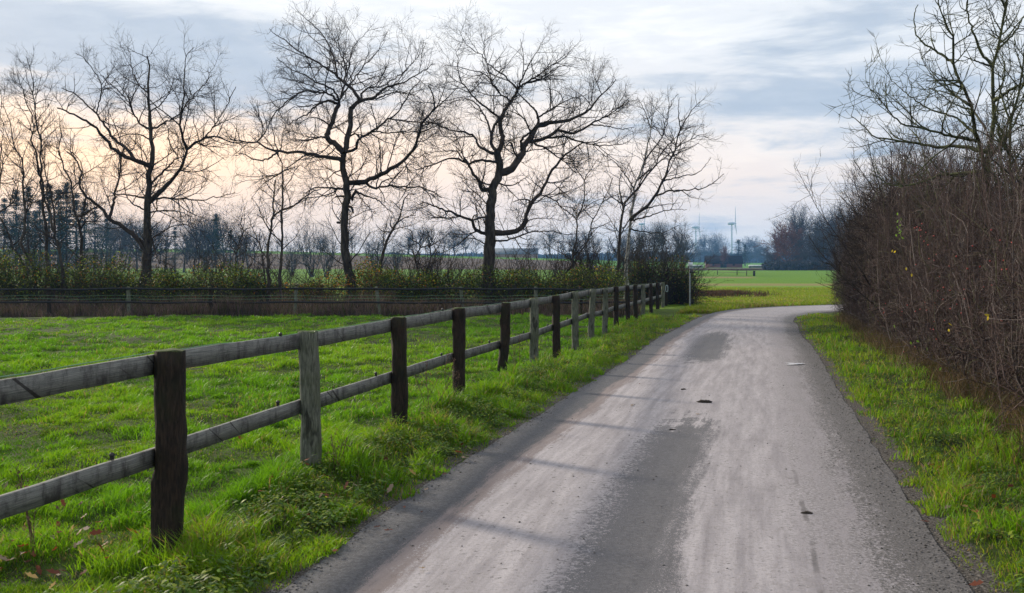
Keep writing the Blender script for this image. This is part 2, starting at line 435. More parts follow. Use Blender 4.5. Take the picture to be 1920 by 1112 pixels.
# the speckled break-up at the rim of each dark patch
brk = k.ss(k.m('ADD', k.m('MULTIPLY', fn, .7), k.m('MULTIPLY', gr, .5)), .40, .70)
def rough_edge(f):
    gate = k.m('MULTIPLY', k.m('MULTIPLY', f, k.m('SUBTRACT', 1.0, f)), 4)
    return k.ss(k.m('ADD', f, k.m('MULTIPLY', k.m('MULTIPLY', k.m('SUBTRACT', brk, .5), gate), .9)), .30, .70)
pt = k.m('MAXIMUM', k.m('MAXIMUM', patch1, patch2), patch4)
c = k.mix(k.m('MULTIPLY', rough_edge(edgeLb), .75), lightc, brown)
c = k.mix(rough_edge(edgeL), c, asph)
c = k.mix(k.m('MULTIPLY', rough_edge(patch3), .5), c, (.085, .080, .082))
c = k.mix(k.m('MULTIPLY', rough_edge(pt), .88), c, asph)
gravel = k.mix(k.ss(k.noise(p, 60, 3, .6), .4, .65), (.050, .047, .048), (.125, .117, .115))
c = k.mix(rough_edge(edgeR), c, gravel)
# one long rut line on the right-hand wheel track, fading away from the viewer
rut = k.m('ABSOLUTE', k.m('SUBTRACT', u0, k.m('ADD', .785, k.m('MULTIPLY', k.m('SUBTRACT', k.noise(k.xyz(0, v0, 0), .35, 2), .5), .03))))
rutm = k.m('MULTIPLY', k.m('SUBTRACT', 1, k.ss(rut, .002, .007)), k.m('SUBTRACT', 1, k.ss(v0, vof(8), vof(10))))
c = k.mix(k.m('MULTIPLY', k.m('MULTIPLY', rutm, k.ss(k.noise(k.xyz(0, v0, 5), 1.6, 4), .38, .60)), .6), c, (.05, .045, .045))
k.put(b.inputs['Base Color'], c)
wet = k.m('MAXIMUM', edgeL, k.m('MULTIPLY', pt, .6))
k.put(b.inputs['Roughness'], k.m('SUBTRACT', .78, k.m('MULTIPLY', wet, .12)))
h = k.m('ADD', k.m('MULTIPLY', fn, .5), k.m('ADD', k.m('MULTIPLY', gr, .35), k.m('MULTIPLY', md, 1.2)))
k.put(b.inputs['Normal'], k.bump(h, .55, .012))
rd = mesh('road', np.stack([RX, RY, RZ], -1).reshape(-1, 3), Fr, m, smooth=True, uv=UV); tag(rd, kind='structure')
def road_pt(u_, y):
    i = int(np.argmin(abs(cl[:, 1]-y))); a = LEs[i]*(1-u_)+REs[i]*u_
    return a[0], a[1], float(base_z(a[0], a[1])) + .006 + .035*(1-(2*u_-1)**2)

# puddle
m, k, b = pmat('puddle_water', .03, .5); k.put(b.inputs['Base Color'], (.10, .095, .09))
rng = np.random.default_rng(5)
def puddle(x, y, rx, ry, z):
    a = np.linspace(0, 2*math.pi, 40, endpoint=False)
    r = 1 + .25*np.sin(a*3+1) + .12*np.sin(a*7)
    V = np.stack([x+rx*r*np.cos(a), y+ry*r*np.sin(a), np.full(40, z)], 1)
    V = np.vstack([V, [[x, y, z]]])
    F = np.array([[i, (i+1) % 40, 40] for i in range(40)])
    return V, F
px, py_, pz = 5.22, 18.3, float(base_z(5.2, 18.3))
G = Geo()
for (x, y, rx, ry) in ((5.22, 18.4, .16, .13), (5.08, 18.2, .07, .07)): G.add(*puddle(x, y, rx, ry, pz+.034))
pd = G.build('puddle', m); tag(pd, kind='structure')

# loose stones along both road edges
rng = np.random.default_rng(11)
n = 10000
y = 4 + 30*rng.random(n)**1.8; right = rng.random(n) < .62
fi = np.interp(y, (LEs[:, 1]+REs[:, 1])/2, np.arange(260)); ii = np.minimum(fi.astype(int), 258); ft = (fi-ii)[:, None]
Lq = LEs[ii]*(1-ft)+LEs[ii+1]*ft; wd = REs[ii]*(1-ft)+REs[ii+1]*ft-Lq
uo = np.where(right, 1.02 - np.abs(rng.normal(size=n))*.055, -.01 + np.abs(rng.normal(size=n))*.02)
mid = rng.random(n) < .10; uo = np.where(mid, rng.random(n), uo)
q = Lq + wd*uo[:, None]
s = .003 + .008*rng.random(n)**3
O = np.array([(1, 0, 0), (0, 1, 0), (-1, 0, 0), (0, -1, 0), (0, 0, .7), (0, 0, -.5)], float)
Oj = O[None] * (.7+.6*rng.random((n, 6, 1))) * s[:, None, None]
camb = .006 + .035*np.maximum(0, 1-(2*np.clip(uo, 0, 1)-1)**2)
Vs = Oj + np.stack([q[:, 0], q[:, 1], base_z(q[:, 0], q[:, 1])+camb+s*.2], 1)[:, None]
Fo = np.array([(0, 1, 4), (1, 2, 4), (2, 3, 4), (3, 0, 4), (1, 0, 5), (2, 1, 5), (3, 2, 5), (0, 3, 5)])
Fs_ = (Fo[None] + (np.arange(n)*6)[:, None, None]).reshape(-1, 3)
m, k, b = pmat('stone_chips', .85, .3)
a = k.new('ShaderNodeAttribute'); a.attribute_name = 'col'; k.put(b.inputs['Base Color'], a.outputs[0])
M['attr'] = m
cs = (.05+.13*rng.random(n)**2)[:, None]*np.array([1, .96, .93])
tag(mesh('gravel', Vs.reshape(-1, 3), Fs_, m, col=np.repeat(cs, 6, 0)), 'small grey stone chips scattered along the road edges', kind='stuff')

# ------------------------------------------------------------------ grass
def blades(x, y, z, h, wdt, col, rng, lean=.5, tipc=1.15):
    n = len(x); a = rng.random(n)*2*math.pi
    le = lean*(.3+rng.random(n))*h; la = rng.random(n)*2*math.pi
    base = np.stack([x, y, z-.01], 1)
    side = np.stack([np.cos(a), np.sin(a), 0*a], 1)*(wdt/2)[:, None]
    ld = np.stack([np.cos(la), np.sin(la), 0*la], 1)
    mid = base + ld*(le*.35)[:, None] + np.array([0, 0, 1])*(h*.6)[:, None]
    tip = base + ld*le[:, None] + np.array([0, 0, 1])*(h*.92)[:, None]
    V = np.stack([base-side, base+side, mid+side*.8, mid-side*.8, tip], 1).reshape(-1, 3)
    o = (np.arange(n)*5)[:, None]
    Fq = o + np.array([[0, 1, 2, 3]]); Ft = o + np.array([[3, 2, 4]])
    C = np.repeat(col, 5, 0); 
    return V, [Fq, Ft], C
def grass_patch(name, label, N, dlo, dhi, pw, alo, ahi, accept, seed, kind='g'):
    rng = np.random.default_rng(seed)
    t = rng.random(N); e = pw
    d = (dlo**e + t*(dhi**e-dlo**e))**(1/e)
    a = alo + (ahi-alo)*rng.random(N)
    x = d*np.sin(a); y = d*np.cos(a)
    # clump: pull blades together into tufts
    cx = vnoise(x*3, y*3, 71)-.5; cy_ = vnoise(x*3, y*3, 72)-.5
    x = x + cx*.25; y = y + cy_*.25
    sd = road_sd(x, y)
    keep = accept(x, y, sd); x, y, d, sd = x[keep], y[keep], d[keep], sd[keep]
    n = len(x); z = ground_z(x, y, sd)
    tuft = fbm(x*2.6, y*2.6, 33, 3); big = fbm(x*.5, y*.5, 44, 2)
    left = x < fence_x(y)+.1
    verge = (sd < 2.6) & ~left
    h = np.where(verge, .05+.13*sst(tuft, .45, .75), .030+.085*sst(tuft, .40, .75))
    nearf = np.exp(-((x-fence_x(y))/.35)**2); h = h*(1+.5*nearf)
    h = h*(.55+.8*rng.random(n))*(.45+.55*sst(sd, 0, .35))
    wd = (.0034+.0026*rng.random(n)) + .00042*d
    g1 = np.array([.020, .060, .006]); g2 = np.array([.125, .300, .009]); g3 = np.array([.22, .29, .014]); dr = np.array([.27, .215, .10])
    f = np.clip(.65*sst(tuft+.35*(big-.5), .25, .75)+.35*rng.random(n), 0, 1)[:, None]
    c = g1*(1-f)+g2*f
    yl = (sst(big, .45, .70)*.45*rng.random(n))[:, None]; c = c*(1-yl)+g3*yl
    yv = (np.where(verge & ~left, .25+.5*sst(fbm(x*1.1, y*1.1, 19, 2), .4, .6)*(x > 2), .0)*rng.random(n))[:, None]; c = c*(1-yv)+g3*yv
    dd = rng.random(n) < np.where(verge, np.where(x > 2.2, .17, .09), .025) + .10*sst(fbm(x*.9+7, y*.9, 91, 2), .62, .75)
    c[dd] = dr*(.5+.6*rng.random((dd.sum(), 1)))
    V, F, C = blades(x, y, z, h, wd, c, rng, .75)
    return tag(mesh(name, V, F, M['grass'], col=C), label, kind='stuff')
def hedge_face(y): return np.interp(y, [0, 6, 9.6, 12, 14.7, 18.9, 30, 35, 37], [2.9, 4.0, 4.94, 5.77, 6.3, 7.3, 9.95, 11.3, 12.0])
acc_left = lambda x, y, sd: (sd > -.08+.22*vnoise(x*6, y*6, 3)) & (x < np.interp(y, cl[:, 1], cl[:, 0])) & (y < 37.6+.9*vnoise(x*1.7, y, 2)-.45) & (sd < 60) & ~((y > 24) & (fbm(x*1.4, y*.9, 66, 3) > .60) & (vnoise(x*40, y*40, 9) < .75))
acc_right = lambda x, y, sd: (sd > -.06+.30*vnoise(x*6, y*6, 3)) & (x > np.interp(y, cl[:, 1], cl[:, 0])) & (x < hedge_face(y)+.7) & (y < 43)
FAST = 1.0
grass_patch('grass', 'bright green tufty grass of the paddock and its verge', int(860000*FAST), 4.2, 38.5, .62, -.74, .30, acc_left, 1)
grass_patch('grass', 'rank green and yellowing grass between road and bare hedge', int(150000*FAST), 4.2, 42, .55, .18, .62, acc_right, 2)
# grass beyond the junction
acc_far = lambda x, y, sd: (sd > .02) & ((y > 44) | (y > 37.6)) & ((x > np.interp(y, [37, 47, 60, 80], [5.8, 8.5, 9, 9])))
rngf = np.random.default_rng(8)
N = 110000; y = 40+52*rngf.random(N)**1.35; x = y*(.11+.32*rngf.random(N)); sd = road_sd(x, y)
kp = acc_far(x, y, sd) & ~((x > hedge_face(37)) & (y < 44)) ; x, y, sd = x[kp], y[kp], sd[kp]; n = len(x)
z = ground_z(x, y, sd); tf = fbm(x*.6, y*.9, 3, 3)
c = np.array([.08, .15, .008])*(1-tf[:, None])+np.array([.20, .26, .018])*tf[:, None]
dn = (rngf.random(n) < .10+.30*sst(fbm(x*.25, y*.5, 61, 2), .5, .7)*(y < 66)); c[dn] = np.array([.25, .20, .085])*(.6+.6*rngf.random((dn.sum(), 1)))
h = (.05+.08*tf)*(.5+rngf.random(n))*(1+.8*(sd < 1.2))
V, F, C = blades(x, y, z, h, .022+.0003*y, c, rngf, .6)
tag(mesh('grass', V, F, M['grass'], col=C), 'short yellow-green grass of the field beyond the road bend', kind='stuff')
# reddish weeds in the field beyond the bend, dead grass strip under the far fence and at the hedge foot
def reeds(name, label, x, y, h, wdt, c1, c2, seed, lean=.55):
    r = np.random.default_rng(seed); n = len(x); t = r.random((n, 1))
    c = np.array(c1)*(1-t)+np.array(c2)*t; c = c*(.55+.9*fbm(x*1.3, y*1.1, seed, 3))[:, None]; gp = r.random(n) < .12; c[gp] = np.array([.04, .07, .015])
    V, F, C = blades(x, y, ground_z(x, y), h*(.45+.75*r.random(n)), np.full(n, wdt)*(.6+.8*r.random(n)), c, r, lean)
    tag(mesh(name, V, F, M['dry'], col=C), label, kind='stuff')
r = np.random.default_rng(31)
n = 9000; y = 66+4.5*r.normal(size=n)*.35; x = y*(.165+.075*r.random(n)**1.3+.012*r.normal(size=n))
kp = vnoise(x*.8, y*.5, 4) > .35; reeds('dead_weeds', 'strip of dark reddish dead weeds standing in the field', x[kp], y[kp], .42, .03, (.05, .028, .025), (.12, .07, .05), 32)
n = 30000; y = 37.3+2.6*r.random(n)**1.3; x = -26+33*r.random(n)
kp = (x < fence_x(y)-.25) & (vnoise(x*1.3, y*1.6, 55) > .28*r.random(n)+.12); reeds('dead_grass', 'tall brown dead grass under the strap fence', x[kp], y[kp], (.12+1.15*fbm(x*1.1, y*.8, 12, 3)**1.6+.10*(y-37.3))[kp], .013, (.030, .025, .024), (.17, .125, .115), 33)
n = 15000; y = 4+31*r.random(n)**1.5; x = hedge_face(y)+.60-.30*np.abs(r.normal(size=n))
reeds('dead_grass', 'tan dry stalks standing along the foot of the bare hedge', x, y, .40, .007, (.05, .036, .025), (.20, .145, .09), 34, .8)
# fallen leaves
def leaves(cx, sx, n, seed):
    r = np.random.default_rng(seed); return cx[0]+sx[0]*r.normal(size=n), cx[1]+sx[1]*r.normal(size=n)
LX, LY = [], []
for cx, sx, n in (((-3.15, 6.6), (.35, .35), 34), ((-3.0, 6.2), (.5, .2), 22), ((-1.9, 7.9), (.2, .3), 12), ((-1.35, 7.4), (.15, .5), 10), ((-3.6, 7.6), (1.2, 1.6), 24), ((3.6, 7.2), (.35, 1.5), 42), ((-.9, 8.0), (.25, 1.6), 20), ((1.6, 9), (1.6, 4), 14)):
    a_, b_ = leaves(cx, sx, n, int(n*7+cx[1]*10)); LX.append(a_); LY.append(b_)
LX = np.concatenate(LX); LY = np.concatenate(LY); r = np.random.default_rng(3); n = len(LX)
sd = road_sd(LX, LY); z = np.where(sd > 0, ground_z(LX, LY, sd)+.06*r.random(n)+.03, base_z(LX, LY)+.045)
sh = np.array([(-1, 0), (-.5, .45), (-.1, .3), (.2, .55), (.5, .25), (1, .05), (.5, -.3), (.15, -.5), (-.1, -.28), (-.5, -.42)])*.036
a = r.random(n)*6.28; s = .6+.7*r.random(n)
ca, sa = np.cos(a)[:, None]*s[:, None], np.sin(a)[:, None]*s[:, None]
VX = LX[:, None]+ca*sh[:, 0]-sa*sh[:, 1]; VY = LY[:, None]+sa*sh[:, 0]+ca*sh[:, 1]
tl = r.normal(size=(n, 2))*.5*(sd > 0)[:, None]
VZ = z[:, None]+(VX-LX[:, None])*tl[:, :1]+(VY-LY[:, None])*tl[:, 1:]+ (np.arange(10) % 2)*.006
F = np.arange(n*10).reshape(n, 10)
cc = np.array([.12, .035, .018])*(.5+1.2*r.random((n, 1))); pl = r.random(n) < .3; cc[pl] = np.array([.26, .20, .15])
tag(mesh('fallen_leaves', np.stack([VX, VY, VZ], -1).reshape(-1, 3), F, M['leaf'], col=np.repeat(cc, 10, 0)), 'brown and russet fallen leaves lying in the grass', kind='stuff')

# broad-leaved weeds in the strip between fence and road
r = np.random.default_rng(91); nc = 900
y = 4.6+30*r.random(nc)**1.4; xl = fence_x(y); xr = np.interp(y, LEs[:, 1], LEs[:, 0]); x = xl+.1+(xr-xl-.25)*r.random(nc)
x2 = np.interp(y, REs[:, 1], REs[:, 0])+.25+1.3*r.random(nc); sel = r.random(nc) < .3; x = np.where(sel, x2, x)
k_ = 34; a = r.random((nc, k_))*6.28; rad = (.02+.10*r.random((nc, k_)))*(.6+.8*r.random((nc, 1))); hh = (.02+.09*r.random((nc, k_)))*(.5+1.1*r.random((nc, 1)))
X_ = x[:, None]+rad*np.cos(a); Y_ = y[:, None]+rad*np.sin(a); Zg = ground_z(x, y)[:, None]+hh
ca, sa = np.cos(a), np.sin(a); D = np.stack([ca, sa, .25-.9*r.random((nc, k_))], -1); D = norm(D).reshape(-1, 3); S = norm(np.cross(D, (0, 0, 1))); Q = np.stack([X_, Y_, Zg], -1).reshape(-1, 3)
s = (.010+.018*r.random((len(Q), 1))); V = np.stack([Q-D*s, Q-S*s*.45+[0, 0, .003], Q+D*s*.3-S*s*.4, Q+D*s*1.1, Q+D*s*.3+S*s*.4, Q+S*s*.45+[0, 0, .003]], 1)
wc = np.array([[.06, .13, .012], [.10, .20, .015], [.19, .25, .02], [.04, .09, .015]])[r.integers(0, 4, len(Q))]*(.7+.6*r.random((len(Q), 1)))
tag(mesh('weeds', V.reshape(-1, 3), np.arange(len(Q)*6).reshape(-1, 6), M['leaf'], col=np.repeat(wc, 6, 0)), 'low broad-leaved weeds in the grass verge along the fence foot', kind='stuff')
# ------------------------------------------------------------------ paddock fence of posts and boards
def woodmat(name, c1, c2, moss, mossc=(.035, .045, .018)):
    m, k, b = pmat(name, .85, .2)
    o = objco(k); p = wpos(k)
    gr = k.noise(k.scale(p, (14, 14, 1.6)), 6, 6, .65, .5)
    bl = k.noise(p, 3.5, 4, .6)
    c = k.mix(k.ss(gr, .3, .7), c1, c2)
    c = k.mix(k.m('MULTIPLY', k.ss(bl, .45, .65), moss), c, mossc)
    nz = k.sep(k.new('ShaderNodeNewGeometry').outputs['True Normal'])[2]
    c = k.mix(k.m('MULTIPLY', k.ss(nz, .4, .8), .85), c, (.05, .075, .018))
    dots = k.ss(k.noise(k.scale(p, (1, 1, .35)), 9, 3, .5), .60, .66)
    c = k.mix(k.m('MULTIPLY', dots, .7), c, (.008, .008, .006))
    k.put(b.inputs['Base Color'], c)
    k.put(b.inputs['Normal'], k.bump(gr, .9, .01))
    return m
M['post_dark'] = woodmat('post_wood_dark', (.006, .005, .005), (.040, .028, .020), .6, (.018, .022, .010))
M['post_grey'] = woodmat('post_wood_grey', (.045, .052, .040), (.165, .175, .140), .5, (.06, .075, .035))
m, k, b = pmat('rail_wood', .8, .25)
tcg = k.new('ShaderNodeUVMap', uv_map='UVMap').outputs[0]
gu, gv, _ = k.sep(tcg)
g1 = k.noise(k.xyz(k.m('MULTIPLY', gu, 1.6), k.m('MULTIPLY', gv, 90), 0), 2.2, 6, .75, .4)
st = k.noise(k.xyz(k.m('MULTIPLY', gu, 7), k.m('MULTIPLY', gv, 3.5), 3), 1.4, 7, .72, .25)
crack = k.ss(k.noise(k.xyz(k.m('ADD', k.m('MULTIPLY', gu, 6), k.m('MULTIPLY', gv, 9)), gv, 9), 1.1, 2, .5, 1.5), .645, .70)
c = k.mix(k.ss(g1, .3, .7), (.060, .066, .064), (.27, .275, .255))
c = k.mix(k.m('MULTIPLY', k.ss(st, .44, .66), .85), c, (.045, .042, .042))
c = k.mix(k.m('MULTIPLY', crack, .85), c, (.015, .013, .012))
k.put(b.inputs['Base Color'], c); k.put(b.inputs['Normal'], k.bump(g1, .5, .006))
M['rail'] = m
M['wire_green'] = simple('wire_green', (.10, .22, .12), (.16, .30, .18), 5, .5, .4)
M['black_plastic'] = simple('black_plastic', (.01, .01, .01), (.02, .02, .02), 5, .45, .5)
M['strap'] = simple('strap_black', (.006, .008, .010), (.014, .016, .018), 3, .6, .3)

def post_mesh(w_, d_, h, rng, lean=(0, 0), chip=.006):
    nz = 16; ring = 12
    a = np.linspace(0, 2*math.pi, ring, endpoint=False)
    sx = np.sign(np.cos(a))*np.minimum(1, abs(np.cos(a))*1.35); sy = np.sign(np.sin(a))*np.minimum(1, abs(np.sin(a))*1.35)
    V = []
    ph = rng.random(ring)*6.28
    for i in range(nz):
        z = -.25 + (h+.25)*i/(nz-1); t = max(0, z/h)
        wv = chip*np.sin(z*7+ph)+chip*.8*rng.normal(size=ring)
        s = 1 - .04*t
        V.append(np.stack([(w_/2*s+wv)*sx + lean[0]*t + .006*math.sin(z*4+ph[0]), (d_/2*s+wv)*sy + lean[1]*t, np.full(ring, z) + (rng.normal(size=ring)*.006 if i == nz-1 else 0)], 1))
    V.append(np.stack([(w_/2-.012)*sx*.93+lean[0], (d_/2-.012)*sy*.93+lean[1], np.full(ring, h+.008)+rng.normal(size=ring)*.003], 1))
    V = np.concatenate(V + [np.array([[lean[0], lean[1], h+.012]])])
    F = []
    for i in range(nz):
        for j in range(ring):
            F.append((i*ring+j, i*ring+(j+1) % ring, (i+1)*ring+(j+1) % ring, (i+1)*ring+j))
    T = [(nz*ring+j, nz*ring+(j+1) % ring, (nz+1)*ring) for j in range(ring)]
    return V, np.array(F), np.array(T)
def board(a, b, h, th, rng, sag=.002):
    """a board from a to b (centre line), with uv along it"""
    a = np.array(a, float); b = np.array(b, float); L = np.linalg.norm(b-a); n = 9
    d = (b-a)/L; s = norm(np.cross(d, (0, 0, 1)))
    V, UV = [], []
    o1 = rng.random()*30
    for i in range(n):
        t = i/(n-1); c = a+(b-a)*t + np.array([0, 0, -sag*4*t*(1-t) + rng.normal()*.0008])
        for (yy, zz) in ((-1, -1), (1, -1), (1, .95), (.8, 1), (-.8, 1), (-1, .95)):
            V.append(c+s*yy*th/2+np.array([0, 0, zz*h/2+(vnoise(o1+t*L*5, zz*3+9, 3)-.5)*.004])); UV.append((o1+t*L, zz*h/2+yy*.02+o1))
    F = []
    for i in range(n-1):
        for j in range(6):
            F.append((i*6+j, (i+1)*6+j, (i+1)*6+(j+1) % 6, i*6+(j+1) % 6))
    return np.array(V), [np.array(F), np.array([[0, 1, 2, 3, 4, 5]]), np.array([[5, 4, 3, 2, 1, 0]])+(n-1)*6], np.array(UV)
fen = empty('paddock_fence', (FP[1][0], FP[1][1], 0))
tag(fen, 'weathered wooden fence of posts and two board rails beside the road', 'fence')
F0 = np.array([FP[1][0], FP[1][1], 0.])
rng = np.random.default_rng(77)
post_tops = [1.32, 1.33, 1.305, 1.305, 1.30, 1.27, 1.255, 1.24, 1.25, 1.24, 1.20, 1.18, 1.15, 1.12, 1.08, 1.04, 1.00, .96]
styles = 'ddgddDgdgggdddgddg'
widths = [.16, .175, .16, .16, .155, .15, .155, .15, .15, .15, .14, .14, .14, .15, .15, .15, .15, .15]
leans = [(0, 0), (.015, .0), (-.02, 0), (0, 0), (.01, 0), (.05, .02), (-.01, 0), (.0, 0)] + [(rng.normal()*.02, rng.normal()*.02) for _ in range(10)]
PG = []
for i, ((x, y), top) in enumerate(zip(FP, post_tops)):
    gz = float(ground_z([x], [y])[0]); PG.append((x, y, gz, top))
    V, F, T = post_mesh(widths[i], widths[i]*.85, top-gz, rng, leans[i], .004 if styles[i] == 'g' else .007)
    o = mesh('post', V + np.array([x, y, gz]) - F0, [F, T], M['post_grey'] if styles[i] == 'g' else M['post_dark'], fen)
    if i == 1: o['label'] = 'dark split post with mossy top'
    if i == 2: o['label'] = 'greenish grey squared post'
    t_o = .011
    ring_ = V
# boards run behind the posts (paddock side)
FPa = np.array([(p[0], p[1]) for p in PG]); dirs = norm(np.gradient(FPa, axis=0))
off = np.stack([-dirs[:, 1], dirs[:, 0]], 1) * (.075*.9+.016)
topc = [t - .085 for t in post_tops]; botc = [ .66, .655, .68, .665, .655, .62, .60, .60, .60, .59, .55, .53, .50, .47, .43, .40, .36, .32]
RAILS = {}
for i in range(len(PG)-1):
    for cc, hh in ((topc, .128), (botc, .118)):
        a = np.array([*(FPa[i]+off[i]), cc[i] + rng.normal()*.006]); b_ = np.array([*(FPa[i+1]+off[i+1]), cc[i+1]+rng.normal()*.006])
        d = (b_-a)/np.linalg.norm(b_-a)
        V, F, UV = board(a+d*.002, b_-d*.002, hh, .032, rng)
        RAILS[(i, cc is topc)] = mesh('rail', V-F0, F, M['rail'], fen, uv=UV)
# green electric wire lying along the top board, held by small insulators
G = Geo(); W = []
for i in range(len(PG)-1):
    for t in np.linspace(0, 1, 9)[:-1]:
        q = FPa[i]*(1-t)+FPa[i+1]*t + off[i]*1.1; W.append([*q, topc[i]*(1-t)+topc[i+1]*t+.078-.008*math.sin(t*math.pi)+.004*rng.normal()])
W = np.array(W)[None]; V, F = tubes(W, np.full(W.shape[:2], .0035), 4); mesh('wire', V-F0, F, M['wire_green'], fen)
for i in range(1, 9):
    for (tc_, f) in ((topc, .82), (botc, .80)):
        q = FPa[i-1]*(1-f)+FPa[i]*f + off[i]*1.1; z = tc_[i-1]*(1-f)+tc_[i]*f+.068
        if tc_ is topc and i % 2: continue
        Pq = np.array([[[*q, z-.01], [*q, z+.012], [*q, z+.02], [*q, z+.034]]]); V, F = tubes(Pq, np.array([[.012, .013, .019, .008]]), 8)
        mesh('insulator', V-F0, F, M['black_plastic'], RAILS[(i-1, tc_ is topc)])
# end of the fence: short return with a pale blue rope loop
ge = PG[-1]
V, F, T = post_mesh(.13, .13, 1.2, rng); ex, ey = 7.62, 49.2; gz = float(ground_z([ex], [ey])[0])
mesh('post', V+np.array([ex, ey, gz])-F0, [F, T], M['post_dark'], fen)
th = np.linspace(0, 2*math.pi, 17)
W = np.stack([7.34+.055*np.cos(th), 47.2+0*th, .66+.17*np.sin(th)+.02*np.sin(3*th)], 1)[None]
V, F = tubes(W, np.full(W.shape[:2], .010), 6); mesh('rope', V-F0, F, simple('rope_blue', (.25, .38, .48), (.40, .52, .60), 8, .7), fen)

# ------------------------------------------------------------------ strap fence across the paddock
sf = empty('strap_fence', (-24, 37.6, 0)); tag(sf, 'low fence of black straps on thin posts behind the paddock', 'fence'); S0 = np.array([-24, 37.6, 0.])
rng = np.random.default_rng(5)
sy = 37.6
pxs = [-230, -70, 90, 240, 395, 552, 712, 870, 1005, 1090]
for i, q in enumerate(pxs):
    x = (q-960)/FPX*sy; gz = float(ground_z([x], [sy])[0])
    pale = q in (240, 552, 712, 870, 1005)
    V, F, T = post_mesh(.12, .11, .97-gz, rng, (-.14, .05) if q in (712, 870) else (rng.normal()*.03, 0), .004)
    mesh('post', V+np.array([x, sy+.1, gz])-S0, [F, T], M['post_grey'] if pale else M['post_dark'], sf)
xs = np.linspace(-26, 4.95, 130)
for z0, hh, mt, nm in ((.89, .038, 'strap', 'strap'), (.385, .034, 'strap', 'strap')):
    sagp = z0 + .012*np.sin(xs*2.03)+(fbm(xs*.4, xs*0+z0*9, 7, 2)-.5)*.05
    c = np.stack([xs, sy+0*xs, sagp], 1)
    V = np.concatenate([c+[0, -.004, -hh], c+[0, .004, -hh], c+[0, .004, hh], c+[0, -.004, hh]]).reshape(4, -1, 3); n = len(xs)
    F = [[j*n+i, j*n+i+1, ((j+1) % 4)*n+i+1, ((j+1) % 4)*n+i] for j in range(4) for i in range(n-1)]
    mesh(nm, V.reshape(-1, 3)-S0, np.array(F), M['strap'], sf)
for z0 in (.64, .52):
    W = np.stack([xs[::2], sy+0*xs[::2], z0+.02*np.sin(xs[::2]*2)], 1)[None]; V, F = tubes(W, np.full(W.shape[:2], .005), 3); mesh('wire', V-S0, F, M['wire_green'], sf)

